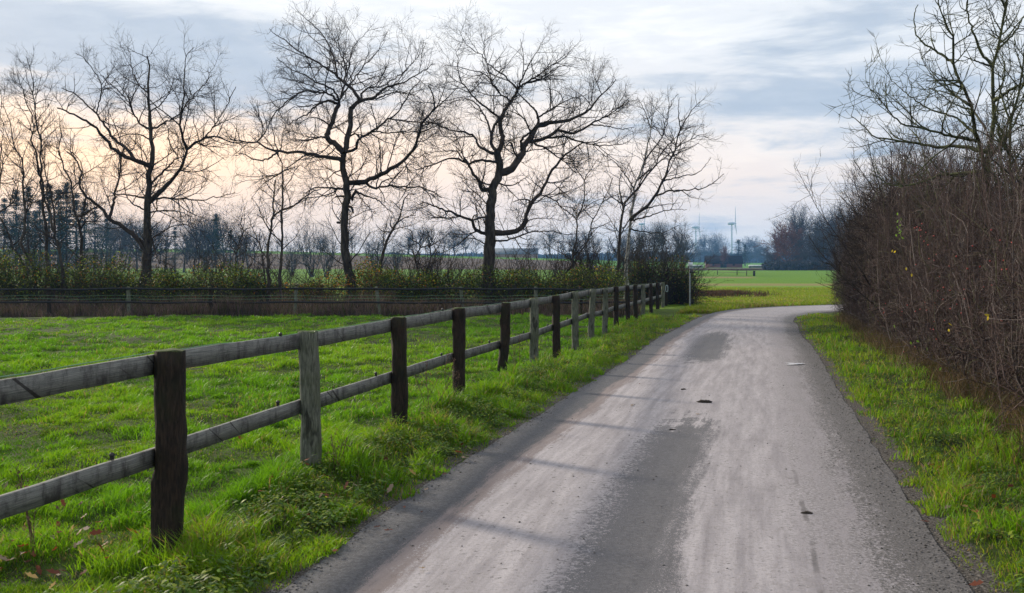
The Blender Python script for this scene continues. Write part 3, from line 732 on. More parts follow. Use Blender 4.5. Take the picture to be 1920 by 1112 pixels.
# ------------------------------------------------------------------ traced bare trees
class Tree:
    def __init__(s, name, d, label, group, seed, cat='tree', mats=('bark', 'twig'), K=26):
        s.d = d; s.r = np.random.default_rng(seed); s.limbs = []; s.name = name; s.K = K; s.mats = mats
        s.pts2 = np.zeros((0, 3)); s.tp = .75; s.label = label; s.group = group; s.cat = cat
    def limb(s, reg, pts, r0, r1, drift=None):
        x0, y0, k = reg
        q = np.array([(x0+a*k, y0+b*k) for a, b in pts], float)
        start = 0.
        if len(s.pts2):
            j = np.argmin(np.hypot(s.pts2[:, 0]-q[0, 0], s.pts2[:, 1]-q[0, 1])); start = s.pts2[j, 2]
            dd = np.hypot(*(s.pts2[j, :2]-q[0]))
            if dd < 14: q[0] = s.pts2[j, :2]
        q = resample(q, s.K)
        # slight gnarl
        L = np.r_[0, np.cumsum(np.hypot(*np.diff(q, axis=0).T))]
        nn = s.r.normal(size=(s.K, 2)); nn[0] = 0
        q = q + nn*min(1.0, L[-1]/160)
        if drift is None:
            drift = 0 if not len(s.pts2) else s.r.choice([-1, 1])*s.r.uniform(.3, .75)
        dep = start + drift*L/FPX*s.d + .15*np.sin(L/60+s.r.random()*6)*(L > 0)*(1 if len(s.pts2) else .3)
        dep[0] = start
        s.pts2 = np.vstack([s.pts2, np.column_stack([q, dep])])
        dp = s.d + dep
        P3 = np.stack([(q[:, 0]-960)/FPX*dp, dp, EYE-(q[:, 1]-492)*dp/FPX], 1)
        t = np.linspace(0, 1, s.K)**s.tp; rr = (r0*(1-t)+r1*t)*k*s.d/FPX*1.3
        s.limbs.append((P3, rr)); return s
    def build(s, L1=(2.5, 1.9), L2=(5.0, 1.05), L3=(6.5, .45), trop=.10, gr=None, ext=1.0, tw=1.0, curtain=0):
        r = s.r
        base = s.limbs[0][0][0].copy(); gz = float(ground_z([base[0]], [base[1]])[0])
        root = empty(s.name, (base[0], base[1], gz)); tag(root, s.label, s.cat, s.group)
        o = np.array([base[0], base[1], gz])
        P0, R0 = s.limbs[0]
        # carry the trunk into the ground with a root flare
        add = np.array([[base[0], base[1], gz-.3], [base[0], base[1], gz+.05]]) if base[2] > gz+.1 else np.zeros((0, 3))
        Pt = np.vstack([add, P0])[None]; Rt = np.concatenate([[R0[0]*1.7, R0[0]*1.35][:len(add)], R0])[None]
        if len(add) == 0: Rt[0, :2] *= (1.5, 1.2)
        Rt = Rt*(1+.05*r.normal(size=Rt.shape))
        V, F = tubes(Pt, Rt, 10, r); mesh('trunk', V-o, F, M[s.mats[0]], root, smooth=True)
        G = Geo()
        if len(s.limbs) > 1:
            LP = np.stack([a for a, b in s.limbs[1:]]); LR = np.stack([b for a, b in s.limbs[1:]])
            V, F = tubes(LP, LR*(1+.06*r.normal(size=LR.shape)), 7, r); G.add(V-o, F)
            AP = np.concatenate([LP, P0[None]]); AR = np.concatenate([LR, R0[None]])
        else: AP, AR = P0[None], R0[None]
        a, ar = spawn(AP, AR, L1[0], L1[1], 55, 8, trop*.6, .13, r, .10, .011, .0075, .5)
        # keep the bole clean
        zc = a[:, 0, 2] > gz + 1.9*tw; a, ar = a[zc], ar[zc]
        b, br = spawn(a, ar, L2[0], L2[1], 50, 6, trop*.6, .13, r, .12, .009, .0062, .5)
        c, cr = spawn(np.concatenate([b]), np.concatenate([br]), L3[0], L3[1], 46, 3, trop*.4, .12, r, .12, .004, .0052, .4)
        lc, lcr = spawn(AP, AR, 2.5, .7, 70, 4, .0, .35, r, .2, .006, .004, .3)
        zc = lc[:, 0, 2] > gz + 1.9*tw; lc, lcr = lc[zc], lcr[zc]
        if curtain:
            hang, hr = spawn(AP, AR, curtain, 1.5, 95, 6, -.28, .22, r, .1, .004, .005, .5)
            hang, hr = hang[hang[:, 0, 2] > gz+2], hr[hang[:, 0, 2] > gz+2]
            h2, h2r = spawn(hang, hr, 5, .4, 50, 3, -.1, .3, r, .15, .003, .004, .4)
            V, F = tubes(hang, hr, 3, r); G.add(V-o, F); V, F = tubes(h2, h2r, 3, r); G.add(V-o, F)
        for (p_, q_, S) in ((a, ar, 5), (b, br, 3), (c, cr, 3), (lc, lcr, 3)):
            if len(p_): V, F = tubes(p_, q_, S, r); G.add(V-o, F)
        G.build('crown', M[s.mats[1]], root)
        return root
A2 = (120, 80, .4315); R3 = (440, 0, .2697); R4 = (440, 260, .2877); R5 = (800, 40, .2608); R6 = (800, 300, .2608)
R7 = (1040, 160, .3868); R1 = (0, 80, .2878); R8 = (0, 320, .2518); RH = (1520, 0, .5038)
oak = 'large bare trees along the far side of the paddock'
t = Tree('bare_oak_tree', 43.5, 'large bare tree with straight central trunk and low curving limb on its left', oak, 1); t.tp = .6
t.limb(A2, [(352,1060),(358,960),(364,850),(362,750),(366,660),(373,570),(384,520),(380,440),(375,370),(372,300),(368,230),(365,170),(372,110),(360,60)], 21, 2)
for pts, a, b in (
 ([(345,880),(290,825),(230,785),(190,762),(160,715),(110,680),(75,640),(65,600),(78,560),(50,510),(10,470)], 11, 2),
 ([(190,762),(215,700),(222,650),(240,590),(245,520),(240,470)], 6, 2),
 ([(372,550),(320,515),(260,490),(210,455),(170,405),(120,360),(70,325),(20,300),(-30,285)], 10, 2),
 ([(310,510),(275,465),(230,430),(190,380),(160,330),(120,290),(70,240),(20,210),(-10,195)], 7, 1.5),
 ([(150,320),(148,280),(160,230),(162,180),(120,110),(80,60),(50,45)], 3, 1),
 ([(355,400),(330,350),(300,310),(285,265),(250,220),(200,180),(160,140)], 4, 1),
 ([(375,680),(410,655),(460,605),(500,560),(525,500),(535,460),(590,430),(650,405),(720,430),(788,435)], 10, 1.5),
 ([(530,465),(515,410),(503,350),(515,280),(520,200),(525,110),(530,60),(560,20)], 5.5, 1),
 ([(590,430),(640,380),(680,320),(720,250),(745,190)], 3, 1),
 ([(385,600),(430,560),(470,520),(490,490),(460,440),(455,380)], 4.5, 1.5),
 ([(375,375),(430,350),(490,320),(510,295),(560,230),(620,170),(630,110)], 4.5, 1),
 ([(385,690),(440,678),(520,680),(600,682),(680,668),(750,655)], 4, 1),
 ([(370,680),(300,665),(230,660),(190,670)], 4.5, 1.5),
 ([(380,730),(440,730),(500,735),(560,760)], 3.5, 1), ([(380,850),(430,820),(480,795),(520,790)], 3.5, 1),
 ([(385,860),(400,920),(415,960)], 3, 1), ([(385,530),(430,505),(480,470)], 3, 1), ([(368,230),(330,190),(300,130),(285,40)], 3, 1),
 ([(375,300),(420,270),(460,210),(480,150)], 3, 1), ([(378,440),(330,400),(270,400),(200,430)], 3, 1), ([(362,720),(300,700),(265,650),(262,600)], 3.5, 1.2)):
    t.limb(A2, pts, a, b)
t.build(curtain=.25)

t = Tree('bare_oak_tree', 42.5, 'tallest bare tree with leaning thick trunk and long horizontal limb on its left', oak, 2)
t.limb(R4, [(760,1010),(755,930),(735,830),(718,740),(715,640),(712,540),(722,450),(732,380),(730,300),(708,220),(703,150),(725,60),(735,0),(748,-50),(760,-120),(755,-190)], 27, 12, 0)
for reg, pts, a, b in (
 (R3, [(755,1040),(700,1000),(645,965),(650,910),(680,850),(700,780),(725,725)], 18, 11),
 (R3, [(725,725),(700,640),(640,600),(560,570),(480,520),(400,480),(340,440),(290,400)], 7, 1.5),
 (R3, [(725,725),(650,700),(560,740),(510,790),(430,830),(370,870)], 9, 2),
 (R3, [(725,710),(650,650),(560,640),(480,640),(400,680),(330,740),(270,800),(240,880),(240,950)], 7, 1.5),
 (R3, [(735,700),(760,600),(775,520),(760,430),(700,290),(650,190),(630,110)], 7, 1),
 (R3, [(740,690),(800,590),(850,520),(900,450),(960,400),(1010,330),(1060,220)], 6, 1),
 (R3, [(795,745),(850,715),(890,695)], 13, 10),
 (R3, [(870,700),(800,610),(720,540),(620,460),(520,400),(420,330),(350,280),(270,230),(240,200)], 10, 1.5),
 (R3, [(710,535),(690,400),(650,310),(600,230),(520,150),(440,80),(415,30)], 6, 1),
 (R3, [(890,695),(960,680),(1040,620),(1110,590),(1200,560),(1300,500),(1390,440)], 9, 1.5),
 (R3, [(885,695),(880,650),(940,610),(1030,600),(1110,540),(1180,500),(1200,400),(1220,290)], 6, 1),
 (R3, [(880,700),(1000,680),(1120,640),(1250,665),(1310,700)], 6, 1.5),
 (R3, [(765,590),(800,440),(830,330),(900,240),(960,170)], 4.5, 1),
 (R3, [(1110,590),(1200,480),(1290,380),(1330,300)], 3, 1),
 (R3, [(755,650),(740,500),(770,300),(790,180)], 4, 1),
 (R3, [(650,650),(540,600),(430,560),(330,540),(260,545)], 4, 1), (R3, [(600,740),(500,740),(400,750),(300,830)], 4, 1),
 (R3, [(645,965),(600,950),(560,965),(480,975),(400,960)], 6, 1.5), (R3, [(660,880),(600,830),(520,820),(450,860)], 5, 1.5),
 (R3, [(785,1065),(840,1030),(870,960),(940,930),(1000,880),(1070,830),(1130,790),(1180,710),(1220,640),(1290,560)], 9, 2),
 (R3, [(880,950),(960,915),(1060,925),(1160,915),(1270,915),(1330,880),(1400,840)], 5, 1.5),
 (R3, [(795,950),(840,930),(880,980),(930,1030),(960,1080)], 6, 1.5),
 (R4, [(690,122),(620,120),(540,110),(460,92),(380,90),(300,88),(220,65),(160,30),(100,22),(20,18),(-30,8)], 12, 3),
 (R4, [(280,92),(220,130),(160,142),(100,125),(60,100),(0,110)], 6, 2), (R4, [(160,30),(200,-40),(210,-90),(180,-170)], 5, 1.2),
 (R4, [(100,22),(50,60),(-20,120)], 3, 1), (R4, [(460,95),(400,150),(320,210),(240,260)], 4, 1.5), (R4, [(40,18),(20,-40),(-10,-90),(-50,-120)], 3, 1),
 (R4, [(765,310),(820,290),(880,265),(950,235),(1010,205),(1080,160),(1130,115),(1175,60),(1192,0),(1210,-60),(1235,-115),(1300,-200),(1290,-300),(1260,-350)], 15, 2.5),
 (R4, [(1290,-190),(1380,-260),(1450,-330)], 5, 1), (R4, [(1205,-20),(1260,-60),(1330,-90),(1410,-130)], 4, 1.2),
 (R4, [(840,290),(900,315),(980,310),(1060,312),(1150,318),(1210,318),(1290,345),(1350,380)], 7, 2),
 (R4, [(700,330),(640,322),(580,320),(520,320),(460,360)], 7, 2), (R4, [(735,200),(690,205),(640,230),(590,280),(540,300)], 4, 1),
 (R4, [(790,345),(850,370),(930,400),(1000,460),(1040,490)], 5, 1.5), (R4, [(790,360),(850,420),(890,470),(900,540)], 3.5, 1),
 (R4, [(770,330),(772,370),(766,402)], 9, 6), (R4, [(748,430),(762,450),(772,485)], 7, 5), (R4, [(708,395),(680,375),(655,380)], 7, 4), (R4, [(716,545),(690,545),(668,547)], 8, 6)):
    t.limb(reg, pts, a, b)
t.build(curtain=.45)

t = Tree('bare_oak_tree', 43, 'wide bare tree with thick dark trunk forking beside an upcurved low right limb', oak, 3)
t.limb(R6, [(440,905),(445,800),(450,700),(455,600),(455,520),(452,440),(460,340),(475,240),(495,170),(520,110),(525,40),(515,0),(505,-60)], 38, 20, 0)
for reg, pts, a, b in (
 (R5, [(505,960),(530,910),(545,850),(535,770),(530,710),(555,650),(600,590),(640,520),(660,475)], 17, 8),
 (R5, [(660,475),(720,440),(780,400),(850,350),(920,300),(980,250),(1040,215)], 7, 1), (R5, [(655,470),(690,400),(730,320),(780,240),(830,150),(850,110)], 6, 1),
 (R5, [(650,480),(570,400),(500,350),(440,300),(390,240),(320,190),(270,140),(230,60)], 6, 1), (R5, [(720,440),(800,420),(880,370),(950,325),(1050,320)], 4.5, 1),
 (R5, [(610,570),(540,530),(490,470),(440,400),(360,360),(250,335),(130,310)], 6, 1), (R5, [(480,440),(440,330),(415,240),(415,150),(425,90)], 4, 1),
 (R5, [(490,950),(460,890),(470,820),(490,740),(520,700),(450,640),(380,580),(330,540),(290,480),(230,390),(225,280),(210,200)], 11, 1.5),
 (R5, [(468,830),(440,740),(400,650),(360,600),(300,560),(220,570),(120,610)], 7, 1.5),
 (R5, [(495,960),(430,930),(380,900),(340,830),(280,800),(200,785),(110,760),(20,720),(-60,690)], 10, 2),
 (R5, [(505,1022),(430,1005),(360,1000),(290,1020),(240,1000),(170,985),(90,1010),(0,1045),(-80,1075)], 9, 2.5),
 (R5, [(330,1050),(270,980),(240,930),(180,880)], 6, 1.5), (R5, [(310,1060),(260,990),(215,935),(100,935),(20,945)], 5, 1.5),
 (R5, [(525,1110),(580,1080),(640,1030),(680,960),(700,900),(740,850),(775,780),(820,750),(900,725),(980,720),(1060,700),(1130,670),(1190,610),(1250,530),(1340,450),(1365,420)], 25, 2),
 (R5, [(780,770),(800,690),(780,640),(740,600),(690,550),(650,510)], 9, 3), (R5, [(800,690),(850,660),(920,620),(980,580),(1060,550),(1140,530),(1190,490)], 6, 1),
 (R5, [(720,890),(800,860),(870,830),(940,785),(1000,800),(1070,800),(1130,770),(1200,730),(1290,680),(1380,620),(1450,560)], 13, 2),
 (R5, [(870,845),(940,830),(1020,840),(1110,870),(1220,890),(1330,890),(1430,880)], 8, 2), (R5, [(1200,750),(1300,755),(1400,775),(1490,760)], 5, 1.5),
 (R5, [(675,930),(680,860),(740,800),(820,735),(910,720)], 9, 4), (R5, [(745,890),(790,890),(850,910),(920,960),(980,1000),(1030,1050),(1080,1100)], 7, 2),
 (R5, [(650,990),(630,940),(605,870),(560,910)], 7, 3), (R5, [(740,800),(740,780),(700,700),(640,660),(580,640)], 6, 2), (R5, [(1130,670),(1180,560),(1200,450),(1190,400)], 3, 1),
 (R5, [(980,590),(960,520),(900,490),(830,500)], 3, 1), (R5, [(940,790),(1000,720),(1060,640),(1120,590)], 3.5, 1), (R5, [(540,900),(600,860),(650,880)], 4, 1.5),
 (R6, [(470,530),(500,525),(560,525),(620,515),(680,485),(712,440),(722,370),(745,320),(790,270),(830,230),(850,160),(900,80),(960,0),(1010,-47),(1060,-87),(1130,-127),(1210,-137),(1300,-167)], 19, 2),
 (R6, [(750,310),(720,285),(670,285),(620,300)], 6, 2), (R6, [(840,265),(920,290),(980,350),(1080,415)], 4.5, 2), (R6, [(860,175),(920,165),(1000,155),(1080,150)], 4.5, 1.5),
 (R6, [(730,425),(800,420),(880,420),(970,435)], 3, 1), (R6, [(490,575),(600,575),(660,550),(740,515),(800,515),(900,515),(970,530),(1060,535)], 6, 2),
 (R6, [(430,560),(370,510),(335,470),(320,435),(240,405),(200,380),(140,360),(80,345),(20,320),(-40,300)], 12, 3),
 (R6, [(325,440),(370,420),(425,410)], 5, 6), (R6, [(325,440),(340,400),(370,395)], 4, 3), (R6, [(135,365),(135,410),(70,410),(0,390)], 3.5, 1.5),
 (R6, [(465,220),(410,215),(385,190),(375,150),(330,90),(300,30),(260,0)], 14, 5), (R6, [(375,150),(420,170),(460,180)], 5, 4), (R6, [(520,170),(560,180),(620,180),(680,150),(740,100)], 6, 1.5)):
    t.limb(reg, pts, a, b)
t.build(curtain=.35)

young = 'slender bare trees between the large ones'
t = Tree('bare_birch_tree', 48, 'pale thin-trunked bare tree leaning right beyond the end of the board fence', young, 4, mats=('bark_pale', 'twig'))
t.limb(R7, [(346,1000),(350,880),(355,780),(370,690),(370,640),(385,540),(385,490),(420,420),(440,340),(455,270),(470,200),(480,130),(500,60)], 8, 1, 0)
for pts, a, b in (([(370,655),(400,620),(450,580),(490,530),(530,450),(570,340),(610,220),(650,140),(700,80)], 7, 1), ([(490,530),(570,510),(680,505),(750,485),(820,430)], 4, 1),
 ([(385,490),(340,430),(290,370),(220,330)], 3, 1), ([(375,660),(440,640),(540,605),(640,600)], 3.5, 1), ([(368,700),(440,710),(520,715),(600,680)], 3, 1),
 ([(440,345),(500,280),(540,200),(560,100),(600,40)], 3.5, 1), ([(470,190),(430,110),(400,60)], 2.5, .8), ([(405,470),(480,400),(560,330),(640,270),(740,230)], 3.5, 1),
 ([(530,460),(620,440),(700,420),(760,350)], 3, .8), ([(570,340),(640,310),(700,280)], 2.5, .8), ([(610,220),(600,130),(605,60)], 2.5, .8), ([(430,600),(520,580),(610,570)], 3, .8)): t.limb(R7, pts, a, b)
t.build(L1=(2.2, 1.7), L2=(4.5, .8), L3=(6, .4), trop=.12)
t = Tree('bare_young_tree', 47, 'dark forked young tree close behind the pale leaning trunk', young, 5)
t.limb(R7, [(292,1000),(300,930),(310,850),(315,750),(325,650),(335,590),(360,550),(400,505),(480,400),(520,330),(590,250)], 8, 1.5, 0)
for pts, a, b in (([(335,590),(315,500),(320,440),(345,400)], 4, 1), ([(330,580),(290,550),(265,530),(240,480)], 3, 1), ([(400,505),(430,400),(440,320)], 3, 1), ([(318,720),(370,640),(420,600)], 3, 1)): t.limb(R7, pts, a, b)
t.build(L1=(2.2, 1.4), L2=(4.5, .8), L3=(6, .4))
for nm, d, reg, tr, sides, lab, sd_ in (
 ('bare_young_tree', 45, R7, ([(92,960),(88,830),(108,720),(112,640),(140,560),(148,450),(180,400),(215,350)], 5, 1), [([(110,650),(60,610),(0,570)], 2, 1), ([(120,620),(180,570),(260,540)], 2, 1), ([(148,450),(100,400),(70,340)], 2, 1)], 'thin upright young tree right of the wide forked oak', 6),
 ('bare_young_tree', 46, R7, ([(20,1000),(50,920),(100,850),(160,760),(185,660),(230,570),(255,520),(280,450)], 5, 1), [([(185,660),(140,600),(120,560)], 2, 1), ([(230,570),(280,540),(330,520)], 2, 1), ([(170,700),(230,680),(270,660)], 2, 1)], 'thin young tree leaning right between the forked oak and the pale trunk', 7),
 ('bare_young_tree', 41.5, R4, ([(300,1000),(300,850),(300,780),(312,640),(308,540),(312,440),(318,340),(312,220),(295,120),(270,60),(262,0),(240,-80),(250,-150)], 9, 1.5), [([(312,215),(240,260),(180,300),(110,390)], 4, 1), ([(310,200),(380,190),(440,170)], 3, 1), ([(300,700),(250,620),(200,550),(150,440),(110,380)], 4, 1), ([(295,120),(220,20),(150,-60)], 3, 1)], 'thin straight dark tree left of the tallest tree, right one of a close pair', 8),
 ('bare_young_tree', 42, R4, ([(222,1000),(220,860),(215,760),(228,640),(245,530),(258,490),(248,430),(262,350),(268,270)], 10, 3), [([(258,500),(320,460),(380,440),(430,400),(500,350),(560,330)], 5, 2), ([(262,350),(200,280),(160,200)], 3, 1), ([(232,600),(180,520),(150,500)], 3, 1)], 'thin dark tree with snapped top, left one of a close pair', 9),
 ('bare_young_tree', 43, R4, ([(200,1000),(195,900),(180,760),(150,660),(110,570),(90,500)], 5, 1.5), [([(150,660),(60,600),(20,560)], 3, 1)], 'crooked low sapling bending left beside the close pair', 10),
 ('bare_young_tree', 43, R4, ([(-5,1000),(5,870),(10,780),(20,700),(60,610),(90,580)], 6, 2), [([(20,700),(-40,620),(-60,540)], 3, 1), ([(60,610),(40,540),(60,490)], 3, 1)], 'crooked low sapling bending right, left of the close pair', 11),
 ('bare_young_tree', 43.5, R4, ([(950,980),(955,840),(960,770),(985,690),(1020,610),(1060,550),(1085,470),(1100,410),(1140,350)], 12, 2), [([(1035,590),(1015,560),(1025,500)], 5, 1.5), ([(1060,545),(1120,510),(1180,500)], 4, 1.5), ([(1020,610),(960,600),(920,560)], 4, 1), ([(1085,470),(1040,420),(1010,400)], 3, 1)], 'leaning young tree right of the tallest tree', 12),
 ('bare_young_tree', 43, R4, ([(1200,980),(1190,850),(1175,780),(1210,710),(1200,680),(1160,665),(1140,640)], 5, 2), [([(1210,710),(1290,690),(1340,660)], 4, 1.5), ([(1200,680),(1230,620),(1220,560)], 3, 1), ([(1160,665),(1150,600),(1080,580)], 3, 1)], 'small gnarled tree with zigzag stem left of the forked oak', 13),
 ('bare_young_tree', 43, R4, ([(1250,980),(1250,880),(1275,780),(1270,700),(1240,620)], 5, 1.5), [([(1275,780),(1330,700),(1360,640)], 3, 1), ([(1270,700),(1300,620),(1290,560)], 3, 1)], 'small upright sapling close left of the forked oak trunk', 14)):
    t = Tree(nm, d, lab, young, sd_); t.limb(reg, tr[0], tr[1], tr[2], 0)
    for pts, a, b in sides: t.limb(reg, pts, a, b)
    t.build(L1=(2.4, 1.4), L2=(4.5, .75), L3=(6, .38), tw=.55)
alder = 'slim bare trees at the left end of the tree row'
def two(nm, d, lab, sd_, first, rest, **kw):
    t = Tree(nm, d, lab, alder, sd_); t.limb(*first, 0)
    for f in rest: t.limb(*f)
    t.build(L1=(2.3, 1.7), L2=(4.8, .85), L3=(6.5, .4), tw=.7, trop=.16, **kw)
def j(*a): # R1 coordinates into R8
    return [((x*.2878)/.2518, (80+y*.2878-320)/.2518) for x, y in a]
two('bare_alder_tree', 43, 'slim bare tree with S-bent stem near the left edge', 21,
    (R8, [(265,870),(250,700),(200,620),(160,570),(165,470),(185,400),(188,280),(172,150),(175,0)]+j((145,760),(100,700),(80,620),(70,520),(30,430),(10,380)), 12, 1.5),
    [(R8, [(160,435),(80,415),(0,450)], 3, 1), (R8, [(175,100),(100,60),(20,0)], 3, 1), (R8, j((100,700),(50,640),(0,560)), 3, 1), (R8, j((145,760),(170,690),(190,640)), 3, 1)])
two('bare_alder_tree', 43.5, 'tall slim bare tree with dense brushy top at the left', 22,
    (R8, [(360,870),(355,770),(345,650),(345,500),(330,380),(320,230),(320,120)]+j((270,880),(265,840),(262,700),(262,600),(235,510),(228,420),(215,330),(215,250),(190,170),(170,90)), 12, 1.5),
    [(R8, [(320,170),(300,60),(285,0)]+j((245,770),(220,680),(200,640),(220,560),(215,490),(170,400),(150,320),(110,200)), 7, 1.5), (R8, j((215,480),(260,540),(300,560)), 2, 1), (R8, j((228,420),(240,330),(275,200)), 3, 1), (R8, j((215,330),(180,250),(165,160)), 3, 1), (R8, j((225,400),(300,370),(370,390)), 3, 1), (R8, j((262,680),(310,620),(370,560)), 3, 1), (R8, j((235,510),(200,420),(160,370)), 3, 1)])
two('bare_alder_tree', 42.5, 'slim bare tree with two close stems crossing low at the left', 23,
    (R8, [(468,870),(460,700),(435,560),(405,480),(370,320),(330,220),(305,100)], 10, 5),
    [(R8, [(425,490),(400,280),(370,120),(335,0)]+j((290,800),(272,740),(290,680),(330,640)), 7, 2), (R8, [(400,300),(450,200),(500,150)], 3, 1), (R8, [(440,560),(520,450),(560,360)], 3, 1)])
two('bare_alder_tree', 43, 'slim bare tree with forking stem just left of the large straight tree', 24,
    (R8, [(600,870),(600,740),(605,600),(600,440),(590,380),(555,280),(540,150),(520,70),(480,0)]+j((400,760),(385,680),(400,620),(390,520),(385,460)), 12, 1.5),
    [(R8, [(603,430),(640,380),(700,380),(750,340)], 6, 2), (R8, [(590,360),(640,320),(700,280),(780,230)], 5, 1.5), (R8, j((470,960),(530,890),(540,830),(500,740),(410,680)), 4, 1.5), (R8, j((420,830),(480,860),(540,900)), 3, 1), (R8, j((395,620),(440,690),(500,740)), 2, 1)])
two('bare_alder_tree', 44, 'leaning bare tree at the very left edge of the row', 25,
    (R8, [(230,870),(195,810),(170,690),(130,620),(100,600),(80,500),(40,420),(0,360),(-60,290),(-80,180)], 9, 3),
    [(R8, [(-10,310),(70,260),(120,190),(130,130),(90,60)], 5, 2), (R8, j((0,870),(20,800),(10,700),(-20,600),(-10,500)), 3, 1), (R8, [(-60,290),(-20,200),(10,50),(0,-60)]+j((20,560),(0,480)), 5, 1.5), (R8, [(100,600),(160,560),(230,570)], 3, 1), (R8, j((-10,640),(0,500),(10,380),(0,300)), 3, 1)])

# ------------------------------------------------------------------ bramble hedge under the trees
def blob_leaves(n, c, rx, ry, rz, r, flat=.0):
    u = norm(r.normal(size=(n, 3)))*np.cbrt(r.random(n))[:, None]**.7
    return np.array(c) + u*np.array([rx, ry, rz])
def leafcloud(Pn, size, cols, wts, r):
    n = len(Pn); a = norm(r.normal(size=(n, 3))); b = norm(np.cross(a, r.normal(size=(n, 3))))
    c = np.cross(a, b); s = size*(.5+.9*r.random(n))[:, None]
    V = np.stack([Pn-a*s, Pn-b*s*.5+c*s*.12, Pn+a*s, Pn+b*s*.5+c*s*.12], 1).reshape(-1, 3)
    F = np.arange(n*4).reshape(n, 4)
    ci = r.choice(len(cols), size=n, p=np.array(wts)/sum(wts)); col = np.array(cols)[ci]*(.6+.8*r.random((n, 1)))
    return V, F, np.repeat(col, 4, 0)
greens = [(.022, .045, .012), (.060, .100, .012), (.17, .21, .015), (.30, .13, .02), (.06, .035, .02)]
def bramble(x, y, wx, wy, h, nl, label, seed, wts=(5, 4, 1.6, .7, 1.3), canes=120):
    r = np.random.default_rng(seed); gz = float(ground_z([x], [y])[0])
    root = empty('bramble_bush', (x, y, gz)); tag(root, label, 'bush', 'leafy bramble bushes under the tree row')
    G = Geo(); L = []
    n = canes; a = r.random(n)*6.28; rad = np.sqrt(r.random(n))
    p = np.zeros((n, 9, 3)); p[:, 0] = np.stack([rad*np.cos(a)*wx*.8, rad*np.sin(a)*wy*.8, 0*a], 1)
    d = norm(np.stack([r.normal(size=n)*.5, r.normal(size=n)*.5, 1+0*a], 1)); ln = h*(.7+.7*r.random(n))
    for i in range(1, 9):
        d = norm(d+r.normal(size=(n, 3))*.22+np.array([0, 0, -.10])); p[:, i] = p[:, i-1]+d*(ln/8)[:, None]
    V, F = tubes(p, np.linspace(.012, .004, 9)[None]*np.ones((n, 1)), 3, r); G.add(V, F)
    s, sr = spawn(p, np.full(p.shape[:2], .008), 4, .5, 60, 4, .02, .3, r, .2, .005, .004); V, F = tubes(s, sr, 3, r); G.add(V, F)
    G.build('stems', M['twig'], root)
    cl_ = []
    for q in range(int(9*wx*1.3)+3):
        cx = r.uniform(-wx, wx); hh = h*(.65+.5*vnoise(cx*1.3+seed, 0., 5))
        cl_.append(blob_leaves(max(20, int(nl/(int(9*wx*1.3)+3))), (cx, r.uniform(-wy, wy)*.6, hh*.45), .75, .5, hh*.62, r))
    Pn = np.concatenate(cl_); Pn = Pn[Pn[:, 2] > .02]
    V, F, C = leafcloud(Pn, .040, greens, wts, r)
    mesh('foliage', V, F, M['leaf'], root, col=C)
    return root
labs = ['bramble bush at the left edge under the leaning bare tree', 'dark bramble bush under the tall brushy-topped slim tree', 'bramble bush around the foot of the crossing-stem tree',
        'bramble bush left of the large straight tree', 'bramble bush at the foot of the large straight tree', 'bramble bush right of the large straight tree', 'bramble bush with yellow leaves left of the close pair of thin trees',
        'bramble bush under the close pair of thin trees', 'orange-leaved bramble bush left of the tallest tree', 'orange-leaved bramble bush right of the tallest tree', 'bramble bush under the leaning young tree',
        'dark green bramble bush left of the wide forked oak', 'dark green bramble bush right of the wide forked oak', 'bramble bush beneath the thin upright young tree', 'brown-leaved bramble bush left of the pale trunk']
pxb = [-30, 45, 120, 195, 275, 350, 430, 505, 590, 690, 765, 840, 945, 1030, 1105]
for i, (q, lb) in enumerate(zip(pxb, labs)):
    d = 41.9+1.0*((i*7) % 5)/4
    w_ = (6, 4, 1.2, .5, 1.5) if q < 200 else ((4, 4, 2, 2.2, 1.4) if 560 < q < 720 else (6, 4, 1.4, .6, 1.2))
    bramble((q-960)/FPX*d, d, 1.15, 1.1, 1.9+.3*math.sin(i*2.3) + (.25 if q < 200 else 0), 9500, lb, 100+i, w_)
